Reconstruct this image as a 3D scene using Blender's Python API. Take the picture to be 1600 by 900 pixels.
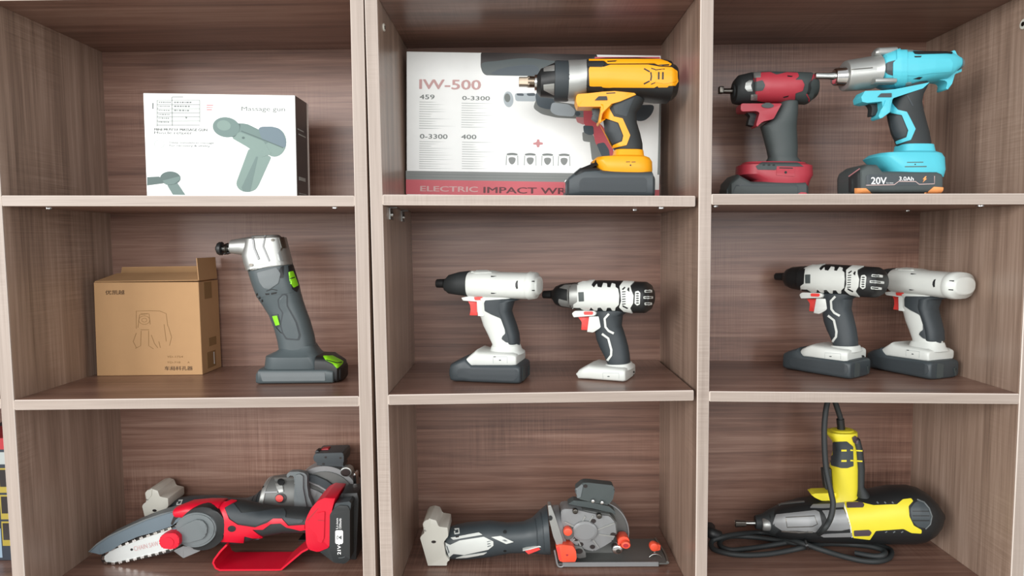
import bpy, bmesh, math, random
from mathutils import Vector, Matrix
from mathutils.bvhtree import BVHTree
from mathutils.geometry import delaunay_2d_cdt
for o in list(bpy.data.objects): bpy.data.objects.remove(o)
SC = bpy.context.scene; COL = SC.collection
random.seed(4)
# ------------------------------------------------------------------ camera, light, exposure
FPX = 1040.4
CAM = Vector((0.0, -1.01774, 0.23510))
RM = Matrix(((0.99991528, -0.00986452, 0.00849224), (0.00925413, 0.9975641, 0.06913921), (-0.00915358, -0.06905477, 0.99757088)))
cd = bpy.data.cameras.new('camera'); cam = bpy.data.objects.new('camera', cd); COL.objects.link(cam)
cd.sensor_width = 36.0; cd.lens = 36.0 * FPX / 1600.0; cd.clip_start = 0.02
r, f, u = (Vector(RM.col[i]) for i in range(3))
cam.matrix_world = Matrix(((r.x, u.x, -f.x, CAM.x), (r.y, u.y, -f.y, CAM.y), (r.z, u.z, -f.z, CAM.z), (0, 0, 0, 1)))
SC.camera = cam
w = bpy.data.worlds.new('world'); SC.world = w; w.use_nodes = True
w.node_tree.nodes['Background'].inputs[0].default_value = (0.97, 0.98, 1.0, 1)
w.node_tree.nodes['Background'].inputs[1].default_value = 0.66
def area(name, loc, target, sx, sy, power, col):
    l = bpy.data.lights.new(name, 'AREA'); l.shape = 'RECTANGLE'; l.size = sx; l.size_y = sy; l.energy = power; l.color = col
    o = bpy.data.objects.new(name, l); COL.objects.link(o); o.location = loc
    o.rotation_euler = (Vector(target) - Vector(loc)).to_track_quat('-Z', 'Y').to_euler(); return o
area('window_light', (-3.1, -3.0, 0.95), (0.1, 0.1, 0.1), 1.9, 1.7, 112, (1.0, 0.99, 0.97))
area('front_window_light', (-0.5, -4.6, 1.25), (0.1, 0.2, 0.1), 3.4, 1.8, 118, (1.0, 0.99, 0.97))
area('side_window_light', (1.9, -4.3, 0.7), (0.3, 0.2, 0.1), 0.8, 1.5, 30, (0.97, 0.99, 1.0))
vs = SC.view_settings; vs.view_transform = 'Standard'; vs.look = 'None'; vs.gamma = 1.0; vs.use_curve_mapping = False
vs.exposure = 0.0
# ------------------------------------------------------------------ materials
def lin(c): return c / 12.92 if c <= 0.04045 else ((c + 0.055) / 1.055) ** 2.4
def C(h): return tuple(lin(int(h[i:i + 2], 16) / 255) for i in (0, 2, 4)) + (1,)
def mat(name, h, rough=0.5, metal=0.0, bump=0.0, bscale=900.0, var=0.04, spec=0.5):
    m = bpy.data.materials.new(name); m.use_nodes = True; nt = m.node_tree; N = nt.nodes; L = nt.links
    b = N['Principled BSDF']; c = C(h)
    b.inputs['Roughness'].default_value = rough; b.inputs['Metallic'].default_value = metal; b.inputs['Specular IOR Level'].default_value = spec
    tc = N.new('ShaderNodeTexCoord'); no = N.new('ShaderNodeTexNoise'); no.inputs['Scale'].default_value = 45; no.inputs['Detail'].default_value = 4
    L.new(tc.outputs['Object'], no.inputs['Vector'])
    mx = N.new('ShaderNodeMix'); mx.data_type = 'RGBA'
    mx.inputs[6].default_value = tuple(x * (1 - var) for x in c[:3]) + (1,); mx.inputs[7].default_value = tuple(min(1, x * (1 + var)) for x in c[:3]) + (1,)
    L.new(no.outputs['Fac'], mx.inputs[0]); L.new(mx.outputs[2], b.inputs['Base Color'])
    if bump:
        n2 = N.new('ShaderNodeTexNoise'); n2.inputs['Scale'].default_value = bscale; L.new(tc.outputs['Object'], n2.inputs['Vector'])
        bp = N.new('ShaderNodeBump'); bp.inputs['Strength'].default_value = bump; bp.inputs['Distance'].default_value = 0.0005
        L.new(n2.outputs['Fac'], bp.inputs['Height']); L.new(bp.outputs[0], b.inputs['Normal'])
    return m
def wood(name, axis, dark, mid, light, rough=0.33):
    m = bpy.data.materials.new(name); m.use_nodes = True; nt = m.node_tree; N = nt.nodes; L = nt.links; b = N['Principled BSDF']
    tc = N.new('ShaderNodeTexCoord'); oi = N.new('ShaderNodeObjectInfo')
    ad = N.new('ShaderNodeVectorMath'); ad.operation = 'ADD'
    sc = N.new('ShaderNodeVectorMath'); sc.operation = 'SCALE'; sc.inputs[0].default_value = (7.3, 3.1, 5.7); L.new(oi.outputs['Random'], sc.inputs['Scale'])
    L.new(tc.outputs['Object'], ad.inputs[0]); L.new(sc.outputs[0], ad.inputs[1])
    def noise(along, across, detail, dist=0.0, rg=0.55):
        mp = N.new('ShaderNodeMapping'); s = [across, across, across]; s[axis] = along; mp.inputs['Scale'].default_value = s
        L.new(ad.outputs[0], mp.inputs['Vector']); n = N.new('ShaderNodeTexNoise'); n.inputs['Scale'].default_value = 1
        n.inputs['Detail'].default_value = detail; n.inputs['Distortion'].default_value = dist; n.inputs['Roughness'].default_value = rg
        L.new(mp.outputs[0], n.inputs['Vector']); return n.outputs['Fac']
    def math_(op, a, c):
        q = N.new('ShaderNodeMath'); q.operation = op
        for i, x in enumerate((a, c)):
            if hasattr(x, 'links'): L.new(x, q.inputs[i])
            else: q.inputs[i].default_value = x
        return q.outputs[0]
    broad = noise(0.9, 16, 3, 0.7); grain = noise(2.6, 95, 6, 0.5, 0.65); fine = noise(9, 420, 3); tick = noise(420, 9, 2); patch = noise(3, 5, 2)
    s = math_('ADD', math_('MULTIPLY', broad, 0.45), math_('MULTIPLY', grain, 0.55))
    tk = math_('MULTIPLY', math_('SUBTRACT', tick, 0.5), math_('MULTIPLY', math_('MAXIMUM', math_('SUBTRACT', patch, 0.5), 0.0), 2.2))
    s = math_('ADD', math_('ADD', s, math_('MULTIPLY', math_('SUBTRACT', fine, 0.5), 0.24)), tk)
    rp = N.new('ShaderNodeValToRGB'); L.new(s, rp.inputs[0]); e = rp.color_ramp.elements
    e[0].position = 0.31; e[0].color = C(dark); e[1].position = 0.70; e[1].color = C(light); k = e.new(0.5); k.color = C(mid)
    L.new(rp.outputs[0], b.inputs['Base Color'])
    b.inputs['Roughness'].default_value = rough
    bp = N.new('ShaderNodeBump'); bp.inputs['Strength'].default_value = 0.12; bp.inputs['Distance'].default_value = 0.0006
    L.new(s, bp.inputs['Height']); L.new(bp.outputs[0], b.inputs['Normal'])
    return m
M = {
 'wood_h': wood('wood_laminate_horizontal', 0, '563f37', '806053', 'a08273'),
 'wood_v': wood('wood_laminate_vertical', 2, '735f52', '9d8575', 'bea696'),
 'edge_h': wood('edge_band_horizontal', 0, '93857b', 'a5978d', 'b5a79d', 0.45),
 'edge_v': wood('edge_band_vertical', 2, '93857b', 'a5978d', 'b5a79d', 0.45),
 'edge_light': mat('edge_band_rounded_rim', 'd8ccc2', 0.4),
 'plaster': mat('painted_plaster', 'd9d8d4', 0.8), 'floor': mat('floor_tile', 'b9b4ab', 0.4),
 'black': mat('black_plastic', '1d1f20', 0.45, bump=0.1), 'rubber': mat('black_rubber', '2a2e2f', 0.6, bump=0.25),
 'slate': mat('slate_plastic', '3b4347', 0.45, bump=0.12), 'slate_rub': mat('slate_rubber', '353c40', 0.55, bump=0.2),
 'grey_green': mat('dark_green_grey_rubber', '464e4e', 0.55, bump=0.2),
 'mid_grey': mat('grey_plastic', '6c7375', 0.45, bump=0.1), 'tool_grey': mat('dark_grey_tool_plastic', '4b5558', 0.42, bump=0.1),
 'white': mat('white_plastic', 'd6dad5', 0.4, bump=0.06), 'cream': mat('cream_plastic', 'd5d4c9', 0.45, bump=0.06),
 'yellow': mat('amber_plastic', 'f2a40c', 0.42), 'lemon': mat('lemon_plastic', 'e4d532', 0.45),
 'red': mat('wine_red_plastic', 'b43a47', 0.42), 'bright_red': mat('bright_red_plastic', 'd81230', 0.38), 'trig_red': mat('trigger_red', 'e8453f', 0.42),
 'orange': mat('orange_plastic', 'f0583c', 0.42), 'peach': mat('peach_plastic', 'f0a060', 0.5),
 'teal': mat('turquoise_plastic', '52bfd0', 0.45), 'green': mat('lime_plastic', '86d31c', 0.42),
 'silver': mat('cast_aluminium', 'a6a8a5', 0.4, 0.65), 'steel': mat('brushed_steel', '9b9d9a', 0.3, 1.0), 'dark_steel': mat('dark_steel', '5b5853', 0.32, 1.0),
 'bronze': mat('bronze_steel', '84786a', 0.3, 1.0), 'alu_grey': mat('grey_cast_aluminium', '8f9192', 0.45, 0.35), 'gun_grey': mat('grey_guard_metal', '6d6f6d', 0.45, 0.35),
 'blue_grey': mat('blue_grey_plastic', '67757e', 0.45), 'bar': mat('polished_bar_steel', 'dfe4e2', 0.35, 0.25),
 'card': mat('cardboard', 'b99268', 0.85, bump=0.1, bscale=300), 'card_dark': mat('cardboard_shaded_print', '7a5636', 0.8), 'print_brown': mat('brown_ink', '5b4430', 0.8), 'print_tan': mat('faint_tan_ink', '8f6f47', 0.85),
 'paper': mat('white_gloss_card', 'f3f7f5', 0.3), 'sticker': mat('sticker_paper', 'e9edeb', 0.5), 'ink_grey': mat('grey_ink', '7c8381', 0.6), 'ink_dark': mat('dark_ink', '505656', 0.6), 'ink_faint': mat('faint_ink', 'adb4b2', 0.6),
 'haze_print': mat('pale_grey_print', 'd2d7d5', 0.5), 'gun_print': mat('teal_grey_print', '657d79', 0.5), 'gun_print2': mat('blue_grey_print', '647882', 0.5), 'gun_print3': mat('dark_teal_print', '4c625f', 0.5), 'gun_print4': mat('pale_teal_print', '789089', 0.5),
 'box_black': mat('black_gloss_print', '2b2524', 0.28), 'ink_red': mat('red_ink', 'cc5c66', 0.5), 'ink_pink': mat('pale_red_ink', 'd3aaa8', 0.55), 'ink_rose': mat('rose_print', 'c98a8c', 0.5),  # red inks paled to stand in for glare on the gloss card
 'band_grey': mat('grey_print', '7f8482', 0.45), 'maroon': mat('maroon_ink', '5a1f26', 0.5), 'print_blue': mat('pale_blue_grey_print', 'b4c0c6', 0.5), 'print_slate': mat('slate_print', '4c5860', 0.5), 'wave': mat('slate_green_print', '3c4a4c', 0.35),
 'letter': mat('white_lettering', 'f4f6f6', 0.5), 'pinkline': mat('pale_pink_line', 'e3c3bd', 0.5), 'chrome': mat('chrome', 'd8d8d6', 0.16, 1.0), 'purple': mat('dark_plum_rubber', '4b3f47', 0.5),
 'carton_red': mat('red_carton', 'b02a33', 0.5), 'carton_navy': mat('navy_carton', '27303c', 0.5), 'carton_yellow': mat('yellow_print', 'a8953a', 0.5), 'carton_blue': mat('pale_blue_print', '8fa6b8', 0.5),
}
# ------------------------------------------------------------------ geometry kit
MADE = []
def LAST(): return MADE[-1]
def finish(bm, name, m, parent, ang=38, smooth=True, recalc=True):
    if recalc: bmesh.ops.recalc_face_normals(bm, faces=bm.faces)
    me = bpy.data.meshes.new(name); bm.to_mesh(me); bm.free()
    me.materials.append(M[m] if isinstance(m, str) else m)
    if smooth:
        me.shade_smooth(); me.set_sharp_from_angle(angle=math.radians(ang))
    o = bpy.data.objects.new(name, me); COL.objects.link(o); MADE.append(o)
    if parent is not None: o.parent = parent
    return o
def empty(name, label, cat, loc, yaw=0.0, group=None):
    o = bpy.data.objects.new(name, None); COL.objects.link(o); o.empty_display_size = 0.02
    o.location = loc; o.rotation_euler = (0, 0, yaw); o['label'] = label; o['category'] = cat
    if group: o['group'] = group
    return o
def ray(px, py): return (RM @ Vector(((px - 800) / FPX, 1.0, -(py - 450) / FPX))).normalized()
def at(px, py, Y):
    d = ray(px, py); return CAM + d * ((Y - CAM.y) / d.y)
def atz(px, py, Z):
    d = ray(px, py); return CAM + d * ((Z - CAM.z) / d.z)
def rnd(pts, rad):
    if not rad: return list(pts)
    out = []; n = len(pts)
    for i in range(n):
        p = Vector(pts[i][:2]); a = Vector(pts[i - 1][:2]); b = Vector(pts[(i + 1) % n][:2])
        ra = min(rad, (a - p).length * 0.45); rb = min(rad, (b - p).length * 0.45)
        s = p + (a - p).normalized() * ra; e = p + (b - p).normalized() * rb
        for t in (0.0, 0.33, 0.67, 1.0):
            q = s * (1 - t) ** 2 + p * 2 * t * (1 - t) + e * t * t; out.append((q.x, q.y))
    return out
def circ(x, y, rx, ry=None, n=16, rot=0.0):
    ry = rx if ry is None else ry; c, s = math.cos(math.radians(rot)), math.sin(math.radians(rot)); P = []
    for i in range(n):
        a = 2 * math.pi * i / n; ex, ey = rx * math.cos(a), ry * math.sin(a); P.append((x + ex * c - ey * s, y + ex * s + ey * c))
    return P
def line(pts, wd):          # polyline of width wd as a polygon
    L, R = [], []; pts = list(pts)
    if tuple(pts[0]) == tuple(pts[-1]):      # a closed loop keeps a hair gap
        a, b = pts[-2], pts[0]; d = math.hypot(b[0] - a[0], b[1] - a[1]); k = max(0.0, 1 - 1.3 * wd / max(d, 1e-6)) if d > 2 * wd else 0.6
        pts[-1] = (a[0] + (b[0] - a[0]) * k, a[1] + (b[1] - a[1]) * k)
    for i, p in enumerate(pts):
        a = Vector(pts[max(0, i - 1)]); b = Vector(pts[min(len(pts) - 1, i + 1)]); d = (b - a).normalized(); n = Vector((-d.y, d.x)) * wd / 2
        L.append((p[0] + n.x, p[1] + n.y)); R.append((p[0] - n.x, p[1] - n.y))
    return L + R[::-1]
class Tool:
    """A thing that stands at depth Y on a board of height z; crop coordinates are measured on an enlarged view of the photograph."""
    def __init__(s, name, label, cat, crop, px, Y, z, yaw=0.0, group=None, off=(0, 0)):
        s.x0, s.y0, s.k = crop; s.off = off
        O = at(px, 450, Y); O.z = z
        s.root = empty(name, label, cat, O, -math.radians(yaw), group)
        s.mw = Matrix.Translation(O) @ Matrix.Rotation(-math.radians(yaw), 4, 'Z'); s.inv = s.mw.inverted()
        s.co = s.inv @ CAM; s.bv = {}
    def ray(s, X, Y): return (s.inv.to_3x3() @ ray(s.x0 + (X + s.off[0]) / s.k, s.y0 + (Y + s.off[1]) / s.k)).normalized()
    def p(s, X, Y, v=0.0):          # v in mm: plane parallel to the thing's side view
        d = s.ray(X, Y); q = s.co + d * ((v * 0.001 - s.co.y) / d.y)
        if q.z < 0.0004: q.z = 0.0004
        return q
    def pz(s, X, Y, wz):            # on the horizontal plane wz metres above the board
        d = s.ray(X, Y); return s.co + d * ((wz - s.co.z) / d.z)
    def tree(s, o):
        if o.name not in s.bv:
            me = o.data; s.bv[o.name] = BVHTree.FromPolygons([v.co for v in me.vertices], [p.vertices for p in me.polygons])
        return s.bv[o.name]
    def hit(s, X, Y, targets):
        d = s.ray(X, Y); best = None
        for t in targets:
            h = s.tree(t).ray_cast(s.co, d)
            if h[0] is not None and (best is None or h[3] < best[1]): best = (h[0], h[3], h[1])
        return d, best
    # -- surfaces
    def loft(s, name, m, secs, pv=0.0, e=2.4, cap=(3, 3), n=28, parent=None, ribs=0, ang=38, near=0.0):
        rings = []
        for q in secs:
            v0 = q[5] if len(q) > 5 else 0.0
            a, b = s.p(q[0], q[1], pv), s.p(q[2], q[3], pv); c = (a + b) / 2; h = (b - a) / 2; c.y = v0 * 0.001
            h.y = 0.0; t = q[4] * 0.001 if q[4] else h.length
            if near and not pv: c.x = s.p((q[0] + q[2]) / 2, (q[1] + q[3]) / 2, -near * t * 1000 + c.y * 1000).x     # joints are seen on the near flank
            rings.append([c, h, t])
        def ends(R, r):
            if r <= 0: return [R[0]]
            c, h, t = R[0]; d = (c - R[1][0]).normalized(); r = min(r * 0.001, (c - R[1][0]).length * 0.7, h.length * 0.9, t * 0.9); out = []
            for fi in (90, 60, 30, 0):
                fi = math.radians(fi); k = r * (1 - math.cos(fi)); out.append([c - d * r * (1 - math.sin(fi)), h * max(0.03, 1 - k / h.length), t * max(0.03, 1 - k / t)])
            return out
        A = ends(rings, cap[0]); B = ends(rings[::-1], cap[1])
        rings = A + rings[1:-1] + B[::-1]
        bm = bmesh.new(); VR = []
        for c, h, t in rings:
            vr = []
            for i in range(n):
                a = 2 * math.pi * i / n; ca, sa = math.cos(a), math.sin(a)
                x = math.copysign(abs(ca) ** (2 / e), ca); y = math.copysign(abs(sa) ** (2 / e), sa); k = 1.0
                if ribs and i % 2: k = 1 - ribs
                vr.append(bm.verts.new(c + h * x * k + Vector((0, t * y * k, 0))))
            VR.append(vr)
        for a, b in zip(VR, VR[1:]):
            for i in range(n): bm.faces.new((a[i], a[(i + 1) % n], b[(i + 1) % n], b[i]))
        bm.faces.new(VR[0][::-1]); bm.faces.new(VR[-1])
        return finish(bm, name, m, parent or s.root, ang)
    def H(s, name, m, secs, **k):       # (x, ytop, ybottom, half thickness mm)
        k.setdefault('near', 0.8)
        return s.loft(name, m, [(q[0], q[1], q[0], q[2]) + tuple(q[3:]) for q in secs], **k)
    def V(s, name, m, secs, **k):       # (y, xleft, xright, half thickness mm)
        return s.loft(name, m, [(q[1], q[0], q[2], q[0]) + tuple(q[3:]) for q in secs], **k)
    def slab(s, name, m, pts, v0, v1, bev=1.0, rad=0.0, parent=None, pv=None, seg=2):
        pts = rnd(pts, rad); pv = v0 if pv is None else pv
        P = [s.p(x, y, pv) for x, y in pts]; bm = bmesh.new()
        a = [bm.verts.new((q.x, v0 * 0.001, q.z)) for q in P]; b = [bm.verts.new((q.x, v1 * 0.001, q.z)) for q in P]; n = len(P)
        bm.faces.new(a); bm.faces.new(b[::-1])
        for i in range(n): bm.faces.new((a[i], b[i], b[(i + 1) % n], a[(i + 1) % n]))
        if bev:
            bm.edges.ensure_lookup_table(); rim = [x for x in bm.edges if (x.verts[0] in a) == (x.verts[1] in a)]
            rim = [x for x in rim if len(x.link_faces) == 2]
            try: bmesh.ops.bevel(bm, geom=rim, offset=bev * 0.001, segments=seg, affect='EDGES', clamp_overlap=True, profile=0.5)
            except Exception: pass
        bmesh.ops.triangulate(bm, faces=[f_ for f_ in bm.faces if len(f_.verts) > 4])
        return finish(bm, name, m, parent or s.root, 32)
    def over(s, name, m, pts, targets, lift=0.8, rad=0.0, grid=None, parent=None, sink=1.2, extra=None, flat=False):
        """an inset of real thickness lying on the surface of the targets"""
        if not isinstance(targets, (list, tuple)): targets = [targets]
        polys = [rnd(pts, rad)] + [rnd(q, rad) for q in (extra or [])]
        bm = bmesh.new()
        for P in polys:
            xs = [q[0] for q in P]; ys = [q[1] for q in P]; g = grid or max(4.5, min(max(xs) - min(xs), max(ys) - min(ys)) / 13); P2 = []
            for i, q in enumerate(P):
                b = P[(i + 1) % len(P)]; d = math.hypot(b[0] - q[0], b[1] - q[1]); k = max(1, int(d / (g * 1.5)))
                P2 += [(q[0] + (b[0] - q[0]) * j / k, q[1] + (b[1] - q[1]) * j / k) for j in range(k)]
            n = len(P2); pts2 = [Vector(q) for q in P2]; nx = int((max(xs) - min(xs)) / g); ny = int((max(ys) - min(ys)) / g)
            if nx * ny < 2500:
                for i in range(1, nx + 1):
                    for j in range(1, ny + 1): pts2.append(Vector((min(xs) + i * g - g * 0.37, min(ys) + j * g - g * 0.41)))
            vo, _, fo, *_r = delaunay_2d_cdt(pts2, [], [list(range(n))], 1, 1e-4)
            use = sorted({i for f_ in fo for i in f_}); hits = {}; dist = []
            for i in use:
                d, h = s.hit(vo[i].x, vo[i].y, targets); hits[i] = (d, h)
                if h: dist.append(h[0].y)
            avg = sorted(dist)[len(dist) // 2] if dist else 0.0
            top, bot = {}, {}
            for i in use:
                d, h = hits[i]
                if flat: q, nn = (h[0] if h else s.co + d * ((avg - s.co.y) / d.y)), Vector((0, -1, 0))
                elif h: q, nn = h[0], h[2]
                else:                       # past the outline: wrap onto the nearest flank
                    q0 = s.co + d * ((avg - s.co.y) / d.y); q, nn, best = q0, -d, 1e9
                    for _k in range(2):
                        for t in targets:
                            nr = s.tree(t).find_nearest(q0)
                            if nr[0] is not None and (nr[3] < best or _k): q, nn, best = nr[0], nr[1], nr[3]
                        q0 = s.co + d * max(0.01, (q - s.co).dot(d))
                if nn.dot(d) > 0: nn = -nn
                up = (nn * 0.75 - d * 0.25).normalized()
                top[i] = bm.verts.new(q + up * lift * 0.001); bot[i] = bm.verts.new(q - up * sink * 0.001)
            ec = {}
            for f_ in fo:
                bm.faces.new([top[i] for i in f_])
                for a, b in zip(f_, list(f_[1:]) + [f_[0]]): ec.setdefault(tuple(sorted((a, b))), []).append((a, b))
            for v in ec.values():
                if len(v) == 1:
                    a, b = v[0]; bm.faces.new((top[b], top[a], bot[a], bot[b]))
            for i in use:
                if not bot[i].link_faces: bm.verts.remove(bot[i])
        me_ang = 40
        return finish(bm, name, m, parent or s.root, me_ang)
    def text(s, name, m, txt, box, targets, rot=0.0, lift=0.5, parent=None, bold=0.0):
        if not isinstance(targets, (list, tuple)): targets = [targets]
        cu = bpy.data.curves.new('tmp_text', 'FONT'); cu.body = txt; cu.align_x = 'LEFT'; cu.resolution_u = 3
        o = bpy.data.objects.new('tmp_text', cu); COL.objects.link(o); dg = bpy.context.evaluated_depsgraph_get(); dg.update()
        me = o.evaluated_get(dg).to_mesh(); vs_ = [v.co.copy() for v in me.vertices]; me.calc_loop_triangles(); fs = [tuple(p.vertices) for p in me.loop_triangles]
        bpy.data.objects.remove(o)
        if not vs_: return None
        if bold:            # heavier strokes: the same glyphs laid side by side
            v0, f0 = list(vs_), list(fs)
            for k, (dx, dy) in enumerate(((bold, 0), (-bold, 0), (bold * .5, bold * .6), (-bold * .5, -bold * .6))):
                n0 = len(vs_); vs_ += [Vector((v.x + dx, v.y + dy, 0)) for v in v0]; fs += [tuple(i + n0 for i in f_) for f_ in f0]
        x0, x1 = min(v.x for v in vs_), max(v.x for v in vs_); y0, y1 = min(v.y for v in vs_), max(v.y for v in vs_)
        bx0, by0, bx1, by1 = box; cx, cy = (bx0 + bx1) / 2, (by0 + by1) / 2; cr, sr = math.cos(math.radians(rot)), math.sin(math.radians(rot)); bm = bmesh.new(); bv = []
        last = 0.0
        per = len(vs_) // 5 if bold else len(vs_)
        for iv, v in enumerate(vs_):
            X = ((v.x - x0) / (x1 - x0) - 0.5) * (bx1 - bx0); Yy = (0.5 - (v.y - y0) / (y1 - y0)) * (by1 - by0)
            X, Yy = cx + X * cr - Yy * sr, cy + X * sr + Yy * cr
            d, h = s.hit(X, Yy, targets)
            q = h[0] if h else s.co + d * ((last - s.co.y) / d.y); last = q.y
            bv.append(bm.verts.new(q - d * (lift + 0.05 * (iv // per)) * 0.001))
        for f_ in fs:
            try: bm.faces.new([bv[i] for i in f_])
            except ValueError: pass
        for f_ in bm.faces:
            f_.normal_update()
            if f_.normal.dot(s.co - f_.calc_center_median()) < 0: f_.normal_flip()
        return finish(bm, name, m, parent or s.root, smooth=False, recalc=False)
    def tube(s, name, m, pts, rad, parent=None, n=10, sub=6):       # pts local metres
        return tube(name, m, pts, rad, parent or s.root, n, sub)
def tube(name, m, pts, rad, parent, n=10, sub=6):
    P = [Vector(q) for q in pts]; C_ = []
    for i in range(len(P) - 1):
        a = P[max(0, i - 1)]; b = P[i]; c = P[i + 1]; d = P[min(len(P) - 1, i + 2)]
        for j in range(sub):
            t = j / sub; C_.append(0.5 * ((2 * b) + (c - a) * t + (2 * a - 5 * b + 4 * c - d) * t * t + (3 * b - a - 3 * c + d) * t ** 3))
    C_.append(P[-1]); bm = bmesh.new(); R = []; up = Vector((0.12, 1, 0.07)).normalized()
    for i, c in enumerate(C_):
        t = (C_[min(i + 1, len(C_) - 1)] - C_[max(i - 1, 0)]).normalized(); x = t.cross(up).normalized(); up2 = x.cross(t).normalized(); up = up2
        R.append([bm.verts.new(c + (x * math.cos(2 * math.pi * k / n) + up2 * math.sin(2 * math.pi * k / n)) * rad) for k in range(n)])
    for a, b in zip(R, R[1:]):
        for i in range(n): bm.faces.new((a[i], a[(i + 1) % n], b[(i + 1) % n], b[i]))
    bm.faces.new(R[0][::-1]); bm.faces.new(R[-1])
    return finish(bm, name, m, parent, 60)
def cyl(name, m, c, ax, rad, h, parent, n=20, r2=None):
    bm = bmesh.new(); ax = Vector(ax).normalized(); q = Vector((0, 0, 1)).rotation_difference(ax).to_matrix().to_4x4()
    bmesh.ops.create_cone(bm, cap_ends=True, segments=n, radius1=rad, radius2=rad if r2 is None else r2, depth=h, matrix=Matrix.Translation(c) @ q)
    ed = [e for e in bm.edges if len(e.link_faces) == 2 and e.calc_face_angle(0) > 1.0]
    bmesh.ops.bevel(bm, geom=ed, offset=min(rad, h) * 0.12, segments=2, affect='EDGES', clamp_overlap=True)
    return finish(bm, name, m, parent)
def prism(name, m, pts, parent, bev=0.0006, label=None):      # 8 points: bottom 4 then top 4
    bm = bmesh.new(); v = [bm.verts.new(p) for p in pts]
    for q in ((0, 1, 2, 3), (7, 6, 5, 4), (0, 4, 5, 1), (1, 5, 6, 2), (2, 6, 7, 3), (3, 7, 4, 0)): bm.faces.new([v[i] for i in q])
    bmesh.ops.recalc_face_normals(bm, faces=bm.faces)
    if bev: bmesh.ops.bevel(bm, geom=bm.edges[:], offset=bev, segments=1, affect='EDGES')
    o = finish(bm, name, m, parent, smooth=False)
    if label: o['label'] = label
    return o
def band(name, m, pts, parent, bev):
    o = prism(name, m, pts, parent, bev, 'pale edge band'); o.data.materials.append(M['edge_light'])
    for f_ in o.data.polygons:
        if max(abs(c) for c in f_.normal) < 0.98: f_.material_index = 1
    return o
def bx(name, m, x0, x1, y0, y1, z0, z1, parent, bev=0.0006, label=None):
    return prism(name, m, [(x0, y0, z0), (x1, y0, z0), (x1, y1, z0), (x0, y1, z0), (x0, y0, z1), (x1, y0, z1), (x1, y1, z1), (x0, y1, z1)], parent, bev, label)
def dup(root, loc, yaw, label, group=None, shift=(0, 0, 0), skip=()):
    r_ = root.copy(); COL.objects.link(r_); r_.location = loc; r_.rotation_euler = (0, 0, -math.radians(yaw)); r_['label'] = label
    if group: r_['group'] = group
    for ch in list(root.children):
        if ch.name.split('.')[0] in skip: continue
        c = ch.copy(); COL.objects.link(c); c.parent = r_; c.location = Vector(c.location) + Vector(shift)
        for g in ch.children:
            d = g.copy(); COL.objects.link(d); d.parent = c
    return r_
# ------------------------------------------------------------------ the room and the bookcases
D = 0.272; ZT = 0.603; ZF = -0.331; ZB = -1.18; TH = 0.016
o = bx('floor', 'floor', -3.2, 3.2, -3.2, 0.40, ZB - 0.05, ZB, None, 0); o['kind'] = 'structure'
o = bx('wall_back', 'plaster', -3.2, 3.2, 0.40, 0.46, ZB, 1.6, None, 0); o['kind'] = 'structure'
def lx(a, b, z): return a + (z + 0.36) / 1.0 * (b - a)      # board edge leaning from a (z=-0.36) to b (z=0.64)
XL0, XL1, XL2, XL3 = (-0.8098, -0.8132), (-0.7898, -0.7904), (-0.2503, -0.2476), (-0.2306, -0.2280)
XR0, XR1, XR2, XR3, XR4 = (-0.2219, -0.2261), (-0.2023, -0.2078), (0.2751, 0.2737), (0.2931, 0.2933), (0.7683, 0.7720)
def side(parent, l, r_, z0=ZB, z1=0.622):
    def q(z, y, e): return [(lx(*l, z), y[0], z), (lx(*r_, z), y[0], z), (lx(*r_, z), y[1], z), (lx(*l, z), y[1], z)]
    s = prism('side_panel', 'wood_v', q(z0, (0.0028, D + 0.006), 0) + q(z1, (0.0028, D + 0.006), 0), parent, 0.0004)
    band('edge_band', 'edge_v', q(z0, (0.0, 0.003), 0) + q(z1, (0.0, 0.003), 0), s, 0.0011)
    return s
def shelf(parent, name, l, r_, za, zb, th=TH, gap=(0.0003, 0.0003), back=D - 0.0005):
    xa, xb = lx(*l, za) + gap[0], lx(*r_, zb) - gap[1]
    def q(y0, y1): return [(xa, y0, za - th), (xb, y0, zb - th), (xb, y1, zb - th), (xa, y1, za - th), (xa, y0, za), (xb, y0, zb), (xb, y1, zb), (xa, y1, za)]
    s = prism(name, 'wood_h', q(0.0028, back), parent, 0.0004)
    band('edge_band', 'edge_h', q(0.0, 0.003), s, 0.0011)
    return s
def backp(parent, l, r_):
    xa, xb = min(l), max(r_)
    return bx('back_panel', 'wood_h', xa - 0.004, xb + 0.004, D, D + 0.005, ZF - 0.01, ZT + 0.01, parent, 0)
def cam_disc(parent, p, ax, m='chrome', rad=0.0065, name='cam_cover'):
    p = Vector(p); ax = Vector(ax)
    c = cyl(name, m, p, ax, rad, 0.003, parent, 20); cyl('screw_slot', 'dark_steel', p + ax * 0.0016, ax, rad * 0.45, 0.0016, c, 10)
    c['label'] = 'small metal cover disc'; return c
BL = empty('bookcase', 'left brown laminate bookcase, with the white gun box, carton and red chainsaw', 'bookcase', (-0.75, 0, ZB))
BL.location = (0, 0, 0)
side(BL, (-1.292, -1.292), (-1.272, -1.272)); side(BL, XL0, XL1); side(BL, XL2, XL3)
for l, r_ in (((-1.272, -1.272), XL0), (XL1, XL2)):
    backp(BL, l, r_); shelf(BL, 'shelf_board', l, r_, 0.3130, 0.3075); shelf(BL, 'shelf_board', l, r_, -0.0042, -0.0020)
    shelf(BL, 'top_board', l, r_, ZT + 0.02, ZT + 0.02, 0.02); shelf(BL, 'bottom_board', l, r_, ZF, ZF, 0.02)
    bx('plinth_panel', 'wood_h', lx(*l, -0.36) + 0.001, lx(*r_, -0.36) - 0.001, 0.01, 0.026, ZB, ZF - 0.021, BL, 0)
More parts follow.
